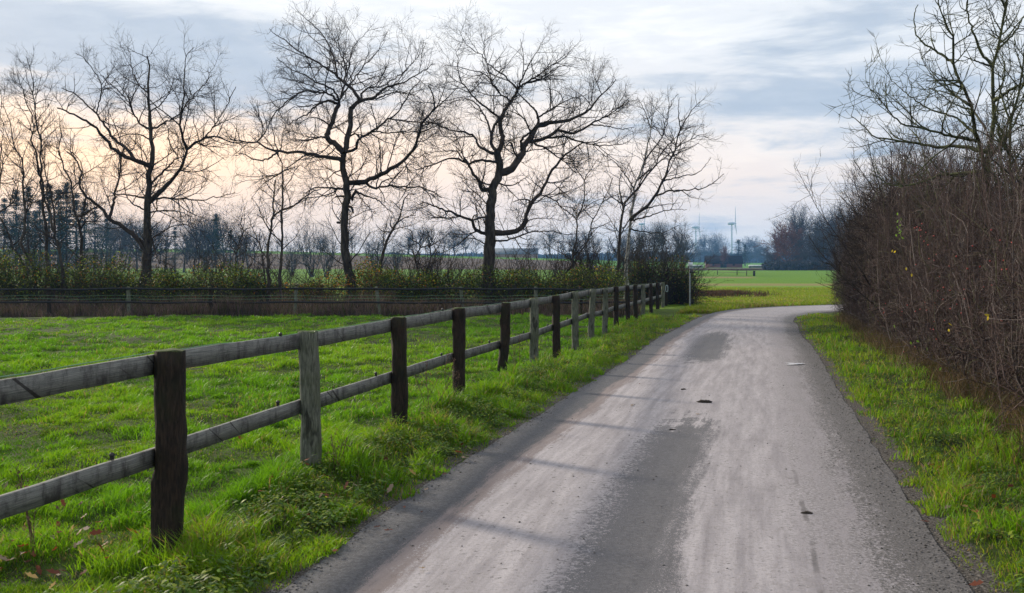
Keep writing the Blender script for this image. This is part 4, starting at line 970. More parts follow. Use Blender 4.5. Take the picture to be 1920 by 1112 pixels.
# the thicker scrub at the end of the board fence
for i, (x, y, wx, wy, h, nl, lb) in enumerate(((6.0, 50.0, 1.2, 1.0, 2.5, 7000, 'tall dark scrub around the pale leaning trunk'), (7.9, 51.5, 1.1, 1.2, 2.55, 9000, 'thick dark scrub behind the end of the board fence'), (8.75, 50.6, .55, .8, 1.9, 3500, 'drooping dark scrub at the end of the fence, nearest the white-topped sign post'))):
    bramble(x, y, wx, wy, h, nl, lb, 150+i, (7, 3, .6, .7, 2.2), 150)
def shrub(x, y, h, spread, n, label, seed, group=None, mat='twig', name='bare_shrub', d3=1.0, fr=0):
    r = np.random.default_rng(seed); gz = float(ground_z([x], [y])[0])
    root = empty(name, (x, y, gz)); tag(root, label, 'bush', group)
    a = r.random(n)*6.28; p = np.zeros((n, 10, 3)); rad = .25*np.sqrt(r.random(n))*spread
    p[:, 0] = np.stack([rad*np.cos(a), rad*np.sin(a), 0*a-.05], 1)
    s = .15+.55*r.random(n); d = norm(np.stack([s*np.cos(a)*spread, s*np.sin(a)*spread, 1+0*a], 1)); ln = h*(.65+.45*r.random(n))
    for i in range(1, 10):
        d = norm(d+r.normal(size=(n, 3))*.12+np.array([0, 0, .04])); p[:, i] = p[:, i-1]+d*(ln/9)[:, None]
    R0 = np.linspace(.022, .006, 10)[None]*(.6+.6*r.random((n, 1)))*h/3
    G = Geo(); V, F = tubes(p, R0, 4, r); G.add(V, F)
    b1, r1 = spawn(p, R0, 3.2*d3, h*.30, 45, 6, .10, .25, r, .2, .008, .005); V, F = tubes(b1, r1, 3, r); G.add(V, F)
    b2, r2 = spawn(b1, r1, 5*d3, h*.13, 45, 4, .05, .25, r, .15, .005, .0045); V, F = tubes(b2, r2, 3, r); G.add(V, F)
    G.build('branches', M[mat], root); return root
us = 'bare understorey shrubs in the tree row'
for i, (q, d, h, sp, n, lb) in enumerate(((95, 46, 3.0, 1.1, 26, 'bare shrub among the slim stems at the left, below their crossing'), (215, 46, 2.9, 1.2, 28, 'bare shrub close left of the large straight trunk'), (300, 46.5, 2.7, 1.2, 26, 'bare shrub touching the right of the large straight trunk'), (390, 46, 3.3, 1.1, 28, 'bare shrub midway between the straight tree and the close thin pair'), (500, 46, 2.8, 1.1, 26, 'bare shrub at the feet of the close thin pair'), (610, 46, 2.7, 1.1, 26, 'bare shrub close left of the tallest trunk'), (680, 45.5, 2.7, 1.2, 28, 'bare shrub close right of the tallest trunk'), (740, 46, 2.6, 1.2, 26, 'bare shrub right at the foot of the leaning young tree'), (810, 46, 3.2, 1.2, 30, 'bare shrub by the small gnarled zigzag tree'), (900, 46.5, 2.6, 1.2, 26, 'bare shrub behind the forked oak trunk'), (950, 46, 3.0, 1.2, 28, 'bare shrub close right of the forked oak trunk'), (1025, 46, 3.1, 1.2, 28, 'bare shrub between the forked oak and the thin upright tree'), (20, 45, 3.4, 1.2, 26, 'bare shrub at the left edge, below the leaning tree'), (160, 44.5, 3.0, 1.1, 22, 'bare shrub between the slim forking tree and the large straight tree'), (340, 44, 2.8, 1.2, 22, 'bare shrub right of the large straight trunk'),
        (445, 44.5, 3.6, 1.0, 22, 'tangled bare shrub under the long horizontal limb'), (560, 44.5, 2.8, 1.1, 16, 'bare shrub between the close pair and the tallest tree'), (775, 44, 3.3, 1.3, 26, 'bare shrub right of the leaning young tree'),
        (845, 44.5, 3.1, 1.2, 26, 'bare shrub at the left of the forked oak trunk'), (985, 45, 2.8, 1.3, 26, 'bare shrub under the upcurved limb of the forked oak'), (1065, 46, 3.4, 1.1, 26, 'bare shrub at the foot of the thin upright tree'),
        (1130, 46, 3.6, .9, 34, 'upright bare shrub left of the pale trunk'), (1215, 50.5, 3.9, 1.0, 40, 'bare shrub rising from the scrub right of the pale trunk'), (1262, 51, 3.3, 1.0, 34, 'bare shrub rising from the scrub at the end of the fence'), (1100, 45.5, 3.6, .7, 24, 'narrow bare shrub behind the straight row of fence posts'))):
    shrub((q-960)/FPX*d, d, h, sp, n, lb, 200+i, us)

# weeds by the fence
def weed(x, y, h, label, seed, name='dead_weed'):
    r = np.random.default_rng(seed); gz = float(ground_z([x], [y])[0]); n = 4
    p = np.zeros((n, 8, 3)); p[:, 0] = r.normal(size=(n, 3))*.02; p[:, 0, 2] = 0; d = norm(r.normal(size=(n, 3))*.18+np.array([0, 0, 1]))
    ln = h*(.6+.5*r.random(n))
    for i in range(1, 8): d = norm(d+r.normal(size=(n, 3))*.1); p[:, i] = p[:, i-1]+d*(ln/7)[:, None]
    G = Geo(); V, F = tubes(p, np.full((n, 8), .003), 4, r); G.add(V, F)
    s, sr = spawn(p, np.full((n, 8), .003), 14, .12, 45, 3, .1, .2, r, .4, .01, .0016); V, F = tubes(s, sr, 3, r); G.add(V, F)
    e = s[:, -1]; V, F, C = leafcloud(np.repeat(e, 5, 0)+r.normal(size=(len(e)*5, 3))*.008, .009, [(.1, .06, .04)], [1], r); G.add(V, F)
    root = empty(name, (x, y, gz)); tag(root, label, 'plant'); G.build('stems', M['dead'], root)
M['dead'] = simple('dead_stalk', (.07, .045, .03), (.16, .11, .08), 30, .9, .1)
weed(-3.05, 6.35, .55, 'dark dead dock stalk under the rails nearest the viewer', 1)
weed(-1.45, 8.35, .30, 'pinkish dry seed head at the foot of the greenish grey post', 2)
weed(-1.0, 11.6, .55, 'thin dry branching weed between the third and fourth nearest posts', 3)
weed(-.75, 12.0, .62, 'tall thin dry weed just before the fourth nearest post', 4)
weed(.1, 16.5, .6, 'thin dry weed before the pale sixth nearest post', 5)

# ------------------------------------------------------------------ sign post at the junction
sx, syy = 8.33, 46.6; gz = float(ground_z([sx], [syy])[0])
sp_ = empty('sign_post', (sx, syy, gz)); tag(sp_, 'slim grey metal post with a small white sign plate at the road bend', 'sign')
def tube1(pts, rad, S=10): 
    return tubes(np.array([pts], float), np.array([rad], float), S, np.random.default_rng(1))
M['galv'] = simple('galvanised_steel', (.10, .12, .14), (.20, .23, .26), 20, .6, .3, metal=.2)
M['white'] = simple('white_plate', (.45, .50, .56), (.55, .6, .66), 6, .5, .4)
V, F = tube1([(0, 0, -.2), (0, 0, 1.0), (0, 0, 2.12), (0, 0, 2.16)], [.034, .034, .034, .02]); mesh('pole', V, F, M['galv'], sp_, smooth=True)
V, F = box((.02, -.05, 2.03), (.22, .012, .19)); V[V[:, 2] < 2.0] *= np.array([.75, 1, 1]); mesh('sign_plate', V, F, M['white'], sp_)
V, F = box((.03, -.045, 1.84), (.15, .05, .13)); mesh('clamp', V, F, M['galv'], sp_)
V, F = box((.06, -.05, 1.70), (.17, .03, .15), .0); mesh('small_box', V, F, M['black_plastic'], sp_)
V, F = tube1([(0, 0, 2.15), (0, 0, 2.2), (0, 0, 2.22)], [.05, .05, .01]); mesh('cap', V, F, M['black_plastic'], sp_)

# small things on the road
def chunk(name, u_, y, dims, rz, mat, label, cat, seed):
    x, yy, z = road_pt(u_, y); r = np.random.default_rng(seed)
    a = np.linspace(0, 2*math.pi, 10, endpoint=False); V = []
    for zz, s in ((0, .85), (.5, 1), (1, .6)):
        V.append(np.stack([np.cos(a)*dims[0]/2*s*(.8+.4*r.random(10)), np.sin(a)*dims[1]/2*s*(.8+.4*r.random(10)), np.full(10, zz*dims[2])*(.8+.4*r.random(10))], 1))
    V = np.concatenate(V+[np.array([[0, 0, dims[2]]])])
    F = np.array([(i*10+j, i*10+(j+1) % 10, (i+1)*10+(j+1) % 10, (i+1)*10+j) for i in range(2) for j in range(10)]); T = np.array([(20+j, 20+(j+1) % 10, 30) for j in range(10)])
    o = mesh(name, V, [F, T], M[mat]); o.location = (x, yy, z-.004); o.rotation_euler.z = rz; tag(o, label, cat)
M['mud'] = simple('dark_mud', (.02, .018, .016), (.05, .042, .036), 30, .9, .1)
chunk('mud_clod', .512, 13.2, (.20, .07, .035), -.15, 'mud', 'dark flat clod of mud in the middle of the road', 'clod', 1)
chunk('mud_clod', .79, 7.45, (.10, .04, .02), -.1, 'mud', 'small dark clod of mud on the right wheel track', 'clod', 2)
chunk('mud_clod', .455, 11.1, (.09, .03, .015), .1, 'mud', 'thin dark clod near the start of the dark road patch', 'clod', 3)
chunk('mud_clod', .41, 14.4, (.10, .06, .02), .6, 'mud', 'small clod left of the large flat clod on the road', 'clod', 5)
# ------------------------------------------------------------------ bare hedge along the right of the road
m, k, b = pmat('hedge_twig', .8, .2)
a = k.new('ShaderNodeAttribute'); a.attribute_name = 'col'; k.put(b.inputs['Base Color'], a.outputs[0]); M['hedge_twig'] = m
rng = np.random.default_rng(404)
hd = empty('hedge', (8.0, 18, 0)); H0 = np.array([8., 18, 0.]); tag(hd, 'tall bare reddish-brown hedge with red hips along the right of the road', 'hedge')
def hedge_top(y): return np.interp(y, [2, 8, 12, 16, 20, 24, 27, 30, 33, 36], [2.7, 2.65, 2.8, 3.05, 3.5, 3.8, 3.7, 3.3, 2.9, 2.5])
def stems(n, y0, y1, pw, depth, seed, rad, wig=.16):
    r = np.random.default_rng(seed)
    y = y0+(y1-y0)*r.random(n)**pw; dep = depth*r.random(n)
    x = hedge_face(y)+.35+dep
    p = np.zeros((n, 12, 3)); p[:, 0] = np.stack([x, y, base_z(x, y)-.05], 1)
    d = norm(np.stack([r.normal(size=n)*.13, r.normal(size=n)*.17, 1+0*x], 1))
    ln = hedge_top(y)*(.62+.46*r.random(n)); ln *= np.where(r.random(n) < .06, 1.28, 1)
    for i in range(1, 12):
        d = norm(d+r.normal(size=(n, 3))*wig*np.array([1, 1, .5]) + np.array([-.004, 0, .0])); p[:, i] = p[:, i-1]+d*(ln/11)[:, None]
    p[:, :, 0] = np.maximum(p[:, :, 0], hedge_face(p[:, :, 1])+.12*r.random(n)[:, None]); p[:, :, 1] = np.minimum(p[:, :, 1], 36.8)
    return p, np.linspace(1, .35, 12)[None]*(rad*(.6+.8*r.random((n, 1)))), r
def hcol(n, r, S, K):
    t = r.random((n, 1)); u = r.random((n, 1))
    c = np.array([.026, .018, .017])*(1-t)+np.array([.098, .066, .059])*t
    g = u > .85; c = np.where(g, np.array([.15, .125, .115])*(.5+.8*t), c)
    gg = (u < .08); c = np.where(gg, np.array([.075, .075, .035]), c)
    return np.repeat(c, S*K, 0)
G = Geo(); GT = Geo()
p, pr, r = stems(2300, 3.2, 36.5, 1.25, 2.1, 1, .011)
V, F = tubes(p, pr, 4, r); G.add(V-H0, F, hcol(len(p), r, 4, 12))
b1, r1 = spawn(p, pr, 5.6, .85, 58, 7, .03, .32, r, .06, .006, .0026, .3); b1[:, :, 0] = np.maximum(b1[:, :, 0], hedge_face(b1[:, :, 1])+.02-.15*r.random(b1.shape[:1])[:, None]); b1[:, :, 1] = np.minimum(b1[:, :, 1], 36.9)
V, F = tubes(b1, r1, 3, r); GT.add(V-H0, F, hcol(len(b1), r, 3, 7))
b2, r2 = spawn(b1, r1, 5.6, .42, 55, 4, .03, .32, r, .12, .004, .0020, .3)
V, F = tubes(b2, r2, 3, r); GT.add(V-H0, F, hcol(len(b2), r, 3, 4))
print('hedge', len(p), len(b1), len(b2))
G.build('stems', M['hedge_twig'], hd); GT.build('twigs', M['hedge_twig'], hd)
# long wild shoots standing out of the top and the end of the hedge
r = np.random.default_rng(9); n = 1300; y = 5+31*r.random(n)**.75
x = hedge_face(y)+.3+2.0*r.random(n); z0 = hedge_top(y)*(.55+.25*r.random(n)); p = np.zeros((n, 9, 3)); p[:, 0] = np.stack([x, y, z0], 1)
d = norm(np.stack([r.normal(size=n)*.22+.04, r.normal(size=n)*.28, 1+0*x], 1)); ln = (.9+1.3*r.random(n))*np.interp(y, [5, 14, 26, 37], [.8, 1.0, 1.15, .8])
for i in range(1, 9): d = norm(d+r.normal(size=(n, 3))*.10); p[:, i] = p[:, i-1]+d*(ln/8)[:, None]
G = Geo(); R0 = np.linspace(.0075, .003, 9)[None]*np.ones((n, 1)); V, F = tubes(p, R0, 4, r); G.add(V-H0, F, hcol(n, r, 4, 9))
b1, r1 = spawn(p, R0, 5.5, .42, 48, 4, .08, .22, r, .1, .006, .003, .4); V, F = tubes(b1, r1, 3, r); G.add(V-H0, F, hcol(len(b1), r, 3, 4))
b2, r2 = spawn(b1, r1, 6, .2, 48, 3, .05, .2, r, .1, .006, .0025, .4); V, F = tubes(b2, r2, 3, r); G.add(V-H0, F, hcol(len(b2), r, 3, 3))
G.build('shoots', M['hedge_twig'], hd)
# red hips and the last leaves
M['hip'] = simple('rose_hip', (.30, .015, .012), (.40, .03, .02), 40, .3, .5)
def small_ball(s):
    V = np.array([(0, 0, 1), (0, 0, -1.2)]+[(math.cos(a)*q, math.sin(a)*q, z) for z, q in ((.5, .85), (-.3, .95)) for a in np.linspace(0, 6.283, 7)[:6]])*s
    T = [(0, 2+i, 2+(i+1) % 6) for i in range(6)]+[(1, 8+(i+1) % 6, 8+i) for i in range(6)]+[(2+i, 8+i, 8+(i+1) % 6) for i in range(6)]+[(2+i, 8+(i+1) % 6, 2+(i+1) % 6) for i in range(6)]
    return V, np.array(T)
V, F = small_ball(.011); hip = mesh('rose_hip', V, F, M['hip'], hd, smooth=True)
def on_face(px, py, off=.05):
    """point on the hedge face seen at a pixel"""
    u = (px-960)/FPX; ys = np.linspace(3, 36, 400); j = np.argmin(abs(ys*u-(hedge_face(ys)+.1))); y = ys[j]
    return np.array([hedge_face(y)+off, y, EYE-(py-492)*y/FPX])
r = np.random.default_rng(3)
cl_ = [(1730, 545, 22, 18), (1745, 480, 14, 30), (1728, 430, 6, 8), (1800, 560, 18, 22), (1760, 590, 20, 18), (1700, 600, 22, 26), (1830, 470, 20, 30), (1880, 540, 20, 30), (1640, 560, 16, 26)]
for i in range(70):
    c = cl_[i % 9]; q = on_face(c[0]+r.normal()*c[2], c[1]+r.normal()*c[3], -.05+.25*r.random())
    o = hip if i == 0 else hip.copy()
    if i: COL.objects.link(o); o.parent = hd
    o.location = q-H0; o.rotation_euler = (r.random()*3, r.random()*3, 0); o.scale = (1, 1, 1.2)
M['leaf_y'] = leafmat('leaf_yellow', .45, .5, .2, False, (.62, .48, .03)); M['leaf_g'] = leafmat('leaf_green', .45, .5, .2, False, (.16, .30, .03))
sh = np.array([(-1, 0), (-.6, .35), (-.1, .5), (.5, .35), (1, 0), (.5, -.35), (-.1, -.5), (-.6, -.35)])
V = np.stack([sh[:, 0], sh[:, 1], .25*np.abs(sh[:, 1])-.1*sh[:, 0]**2], 1)*.03; V = np.vstack([V, [[0, 0, 0]]]); F = np.array([(i, (i+1) % 8, 8) for i in range(8)])
lf = {c: mesh('leaf', V, F, M[c], hd) for c in ('leaf_y', 'leaf_g')}
first = {'leaf_y': True, 'leaf_g': True}
spots = [('leaf_y', 1809, 612, 3, 5, 2), ('leaf_y', 1888, 593, 4, 3, 2), ('leaf_g', 1708, 420, 6, 14, 12), ('leaf_g', 1716, 440, 6, 6, 6), ('leaf_y', 1697, 472, 3, 3, 2), ('leaf_g', 1740, 640, 30, 20, 5), ('leaf_y', 1725, 505, 5, 8, 2)]
for (c, x_, y_, sx_, sy_, n) in spots:
    for i in range(n):
        o = lf[c] if first[c] else lf[c].copy()
        if not first[c]: COL.objects.link(o); o.parent = hd
        first[c] = False
        o.location = on_face(x_+r.normal()*sx_, y_+r.normal()*sy_, -.12)-H0; o.rotation_euler = tuple(r.random(3)*6)

# trees growing behind and in the hedge
t = Tree('bare_hedgerow_tree', 17, 'greenish-barked bare tree rising from the hedge, trunk forking high', None, 61, mats=('bark_green', 'bark_green'))
t.limb(RH, [(668,1420),(662,1000),(660,640),(660,560),(680,470),(680,350),(675,260),(700,170),(715,80),(730,0),(745,-90),(735,-200)], 13, 2, 0)
for pts, a, b in (([(655,760),(640,600),(615,500),(600,400),(560,310),(530,240),(535,150),(500,90),(475,0),(480,-60)], 8, 1.2), ([(530,240),(470,190),(400,140),(385,60),(400,20)], 4, 1), ([(680,260),(620,230),(570,210)], 4, 1), ([(690,250),(640,200),(600,110),(580,30),(600,-60)], 5, 1),
 ([(685,360),(750,330),(794,310),(860,270)], 6, 2), ([(655,545),(560,545),(480,545),(390,535),(300,520),(240,510),(200,470),(150,430)], 7, 1.2), ([(630,525),(600,520),(500,500),(420,480),(340,460),(280,400),(230,330)], 5, 1), ([(650,480),(610,420),(540,390),(480,350),(430,320)], 4, 1),
 ([(655,640),(500,650),(400,680),(300,690),(220,640)], 6, 1), ([(700,170),(760,120),(794,60),(830,0)], 4, 1), ([(600,400),(520,350),(440,330)], 4, 1), ([(615,500),(540,440),(430,400),(350,340),(300,300)], 4, 1), ([(660,600),(720,520),(770,430),(800,330)], 5, 1), ([(560,310),(500,300),(430,300)], 3, 1), ([(725,30),(690,-40),(660,-100)], 4, 1)):
    t.limb(RH, pts, a, b)
t.build(L1=(3.4, 1.0), L2=(6.5, .55), L3=(9, .24), trop=.14, tw=.5)
t = Tree('bare_hedgerow_tree', 15.5, 'second thin bare tree in the hedge at the right edge, several upright stems', None, 62, mats=('bark_green', 'bark_green'))
t.limb(RH, [(770,1500),(762,1100),(748,700),(742,600),(745,450),(775,330),(794,200),(800,60)], 8, 2, 0)
for pts, a, b in (([(755,760),(800,620),(830,500),(860,380)], 7, 2), ([(745,600),(700,500),(690,400),(650,330)], 4, 1), ([(745,450),(710,350),(720,250),(700,180)], 4, 1), ([(752,740),(690,660),(640,600),(620,520)], 5, 1.2), ([(775,330),(820,250),(850,150)], 3, 1), ([(755,700),(810,560),(794,480)], 4, 1.2)): t.limb(RH, pts, a, b)
t.build(L1=(3.4, 1.1), L2=(6.5, .5), L3=(9, .22), trop=.14, tw=.5)
for i, (x, y, h, sp, n, lb) in enumerate(((9.4, 22.5, 4.7, .95, 30, 'tall bare shrub rising behind the hedge, left of the green-barked tree'), (10.4, 26.5, 4.8, .9, 30, 'tall bare shrub rising behind the far half of the hedge'), (9.9, 19.5, 4.6, .8, 26, 'tall bare shrub beside the green-barked tree in the hedge'), (8.0, 13.0, 4.0, .8, 24, 'bare shrub rising behind the near half of the hedge'), (11.5, 31, 4.0, .8, 26, 'bare shrub rising behind the far end of the hedge'))):
    shrub(x, y, h, sp, n, lb, 300+i, 'bare shrubs rising behind the hedge', d3=1.5)

# ------------------------------------------------------------------ far trees (each kind built once, then copied)
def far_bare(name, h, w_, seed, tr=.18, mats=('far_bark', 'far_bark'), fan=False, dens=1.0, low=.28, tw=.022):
    r = np.random.default_rng(seed); root = empty(name)
    n = 9 if fan else 1
    P0 = np.zeros((n, 12, 3)); d = norm(np.stack([r.normal(size=n)*(.22 if fan else .03), r.normal(size=n)*(.22 if fan else .03), np.ones(n)], 1))
    P0[:, 0, 2] = -.4
    ln = h*(.85 if not fan else .8)*(.85+.2*r.random(n))
    for i in range(1, 12): d = norm(d+r.normal(size=(n, 3))*.05+np.array([0, 0, .05])); P0[:, i] = P0[:, i-1]+d*(ln/11)[:, None]
    R0 = (np.linspace(1, .18, 12)*h*.022*(.5 if fan else 1))[None]*np.ones((n, 1)); R0[:, 0] *= 1.4
    V, F = tubes(P0, R0, 6, r); mesh('trunk', V, F, M[mats[0]], root)
    G = Geo()
    a, ar = spawn(P0, R0, 26*dens/h, w_*.62, 52, 8, .10, .16, r, low, .012, .03, .45)
    b_, br = spawn(a, ar, 9*dens/w_*1.6, w_*.30, 48, 5, .08, .2, r, .1, .012, tw, .4)
    c_, cr = spawn(b_, br, 16*dens/w_*1.6, w_*.14, 45, 3, .06, .2, r, .05, .008, tw*.8, .3)
    for q, z, S in ((a, ar, 4), (b_, br, 3), (c_, cr, 3)):
        V, F = tubes(q, z, S, r); G.add(V, F)
    G.build('crown', M[mats[1]], root); return root
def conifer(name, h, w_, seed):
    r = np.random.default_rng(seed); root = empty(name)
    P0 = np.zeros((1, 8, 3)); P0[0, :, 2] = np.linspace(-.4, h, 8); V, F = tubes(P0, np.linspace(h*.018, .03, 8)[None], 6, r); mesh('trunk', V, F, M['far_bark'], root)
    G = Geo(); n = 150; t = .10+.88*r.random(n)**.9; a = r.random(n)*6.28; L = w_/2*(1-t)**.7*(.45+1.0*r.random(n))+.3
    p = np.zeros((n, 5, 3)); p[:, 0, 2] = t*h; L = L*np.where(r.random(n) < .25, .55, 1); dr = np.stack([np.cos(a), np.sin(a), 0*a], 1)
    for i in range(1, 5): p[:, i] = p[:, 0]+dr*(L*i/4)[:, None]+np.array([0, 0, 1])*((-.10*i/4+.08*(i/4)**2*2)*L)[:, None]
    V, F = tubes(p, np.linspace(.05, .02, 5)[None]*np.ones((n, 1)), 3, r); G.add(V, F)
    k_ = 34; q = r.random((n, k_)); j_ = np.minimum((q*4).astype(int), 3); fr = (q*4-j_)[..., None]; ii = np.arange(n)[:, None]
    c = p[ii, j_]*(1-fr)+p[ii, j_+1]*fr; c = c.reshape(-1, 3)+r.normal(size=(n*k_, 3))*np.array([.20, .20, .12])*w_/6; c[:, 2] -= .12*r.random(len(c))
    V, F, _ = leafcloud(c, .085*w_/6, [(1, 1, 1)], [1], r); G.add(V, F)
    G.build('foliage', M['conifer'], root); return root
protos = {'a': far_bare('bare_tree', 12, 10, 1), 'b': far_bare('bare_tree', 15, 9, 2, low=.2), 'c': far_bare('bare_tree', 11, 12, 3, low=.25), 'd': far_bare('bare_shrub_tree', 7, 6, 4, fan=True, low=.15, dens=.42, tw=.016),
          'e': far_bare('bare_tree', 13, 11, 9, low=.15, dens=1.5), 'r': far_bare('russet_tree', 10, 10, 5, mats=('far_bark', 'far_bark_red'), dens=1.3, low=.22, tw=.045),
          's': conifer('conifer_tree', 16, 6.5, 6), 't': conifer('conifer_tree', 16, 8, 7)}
ph = {'a': 12, 'b': 15, 'c': 11, 'd': 7, 'e': 13, 'r': 10, 's': 16, 't': 16}
PLACED = {}; used = set(); rf = np.random.default_rng(50)
def place(kind, px, top, d, label, group, wide=1.0, name=None):
    """top = pixel row of the tree's tip at distance d"""
    x = (px-960)/FPX*d; gz = float(base_z(x, d)); h = EYE-(top-492)*d/FPX-gz
    s = max(h, 2.0)/(ph[kind]*(.95 if kind in 'abce' else 1.0))
    o = protos[kind] if kind not in used else copy_tree(protos[kind])
    used.add(kind); o.location = (x, d, gz-.1); o.rotation_euler.z = rf.random()*6.28; o.scale = (s*wide, s*wide, s)
    tag(o, label, 'shrub' if kind == 'd' else 'tree', group)
    if group: PLACED.setdefault(group, []).append((px, o))
    return o
g = 'dark conifers behind the left end of the tree row'
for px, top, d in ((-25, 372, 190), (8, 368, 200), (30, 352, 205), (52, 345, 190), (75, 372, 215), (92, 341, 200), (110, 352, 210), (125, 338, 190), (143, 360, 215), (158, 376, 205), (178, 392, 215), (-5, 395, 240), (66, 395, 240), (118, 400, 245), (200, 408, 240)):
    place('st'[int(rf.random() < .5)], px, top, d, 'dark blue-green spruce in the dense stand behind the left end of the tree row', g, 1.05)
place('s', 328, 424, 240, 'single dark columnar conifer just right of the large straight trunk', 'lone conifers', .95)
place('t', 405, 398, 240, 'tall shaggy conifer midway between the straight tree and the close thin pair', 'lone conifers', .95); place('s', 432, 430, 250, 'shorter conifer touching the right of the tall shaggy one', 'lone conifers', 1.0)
g = 'far bare trees behind the left part of the row'
for i, (px, top, d) in enumerate(((15, 425, 300), (60, 430, 320), (190, 420, 300), (215, 428, 320), (240, 415, 280), (262, 432, 340), (300, 428, 320), (350, 436, 320), (372, 425, 300), (385, 410, 270), (420, 415, 290), (455, 440, 330), (478, 436, 330), (500, 445, 340), (30, 415, 280), (228, 432, 350), (285, 440, 360), (315, 446, 380), (440, 448, 380), (398, 440, 360), (208, 418, 260), (232, 424, 255), (256, 420, 262), (283, 426, 258), (310, 422, 266), (344, 428, 256), (362, 420, 262), (386, 424, 258), (446, 424, 266), (466, 430, 262))):
    place('abce'[i % 4], px, top, d, 'far bluish bare tree in the belt behind the left trees', g)
place('d', 585, 402, 170, 'multi-stemmed bare willow left of the tallest trunk, fanning upwards', 'far bare willows', .8); place('d', 612, 415, 160, 'multi-stemmed bare willow touching the left side of the tallest trunk', 'far bare willows', .8)
place('d', 548, 440, 190, 'low bare willow left of the fanning one', 'far bare willows'); place('d', 705, 425, 190, 'broad bare willow between the tallest trunk and the leaning young tree', 'far bare willows', 1.1); place('d', 742, 440, 200, 'low bare willow behind the leaning young tree', 'far bare willows')
g = 'far bare trees behind the middle of the row'
for i, (px, top, d) in enumerate(((520, 448, 520), (560, 450, 540), (600, 446, 560), (660, 440, 500), (690, 452, 560), (720, 446, 540), (765, 440, 480), (785, 434, 460), (808, 428, 450), (830, 432, 455), (852, 430, 460), (875, 436, 470), (893, 446, 480))):
    place('abec'[i % 4], px, top, d, 'far bluish bare tree in the line beyond the brown field, left of the long farm roof', g, 1.15)
g = 'far bare trees right of the long farm roof'
place('c', 1031, 436, 445, 'round bare tree standing alone in front of the line right of the long farm roof', g, 1.1)
for i, (px, top, d) in enumerate(((1005, 450, 560), (1055, 444, 560), (1078, 448, 580), (1100, 440, 560), (1122, 446, 570), (1145, 442, 560), (1165, 448, 570), (1185, 444, 560))):
    place('abec'[i % 4], px, top, d, 'far bluish bare tree in the line between the lone round tree and the sign post', g, 1.2)
g = 'bare trees behind the scrub at the end of the fence'
for i, (px, top, d, kd) in enumerate(((1198, 440, 200, 'e'), (1222, 432, 190, 'c'), (1246, 430, 195, 'e'), (1266, 434, 200, 'c'), (1283, 448, 230, 'e'), (1176, 448, 210, 'd'))):
    place(kd, px, top, d, ('bare tree in the dark clump behind the scrub at the fence end'), g, .9)
g = 'far wood behind the brick barn'
for i, (px, top, d) in enumerate(((1290, 452, 700), (1305, 456, 740), (1322, 448, 720), (1334, 446, 700), (1348, 448, 720), (1360, 450, 740), (1402, 450, 720), (1412, 456, 740), (1424, 462, 720), (1310, 462, 650), (1340, 462, 680), (1418, 468, 660), (1434, 462, 700), (1275, 455, 720))):
    place('abec'[i % 4], px, top, d*1.45, 'far bluish bare tree in the wood behind the brick barn', g, 1.2)
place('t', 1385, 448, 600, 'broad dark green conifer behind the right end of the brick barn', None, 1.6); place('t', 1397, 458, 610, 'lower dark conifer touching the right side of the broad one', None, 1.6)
place('r', 1357, 467, 486, 'small russet-leaved tree standing in front of the brick barn', None, .6)
place('r', 1474, 430, 330, 'spreading russet-brown tree standing before the wood on the right', None, 1.05)
g = 'wood right of the russet tree'
for i, (px, top, d) in enumerate(((1440, 462, 420), (1455, 448, 420), (1490, 418, 400), (1503, 402, 390), (1515, 412, 400), (1530, 420, 390), (1545, 405, 380), (1556, 402, 370), (1572, 400, 370), (1590, 404, 380), (1610, 400, 370), (1500, 440, 350), (1520, 445, 345), (1540, 440, 340), (1562, 435, 340), (1585, 430, 345), (1460, 470, 350), (1450, 478, 345), (1490, 470, 340), (1512, 475, 335), (1640, 405, 380), (1680, 400, 380), (1720, 405, 380))):
    place('beae'[i % 4], px, top, d, 'bluish bare tree in the dense wood right of the russet tree', g, 1.1 if d > 360 else 1.4)
ORD = 'leftmost second third fourth fifth sixth seventh eighth ninth tenth eleventh twelfth thirteenth fourteenth fifteenth sixteenth seventeenth eighteenth nineteenth twentieth twenty-first twenty-second twenty-third twenty-fourth twenty-fifth twenty-sixth twenty-seventh twenty-eighth twenty-ninth thirtieth thirty-first'.split()
for gname, what in (('dark conifers behind the left end of the tree row', 'dark blue-green spruces behind the left tree row'), ('far bare trees behind the left part of the row', 'far bluish bare trees behind the left trees'),
                    ('far bare trees behind the middle of the row', 'far bare trees beyond the brown field'), ('far bare trees right of the long farm roof', 'far bare trees right of the farm roof'),
                    ('bare trees behind the scrub at the end of the fence', 'bare trees behind the scrub at the fence end'), ('far wood behind the brick barn', 'far bare trees behind the brick barn')):
    for i, (_, o) in enumerate(sorted(PLACED[gname], key=lambda q: q[0])):
        if 'round bare tree' in o['label']: continue
        o['label'] = (ORD[i] + (' of the ' if i == 0 else ' from the left of the ') + what)
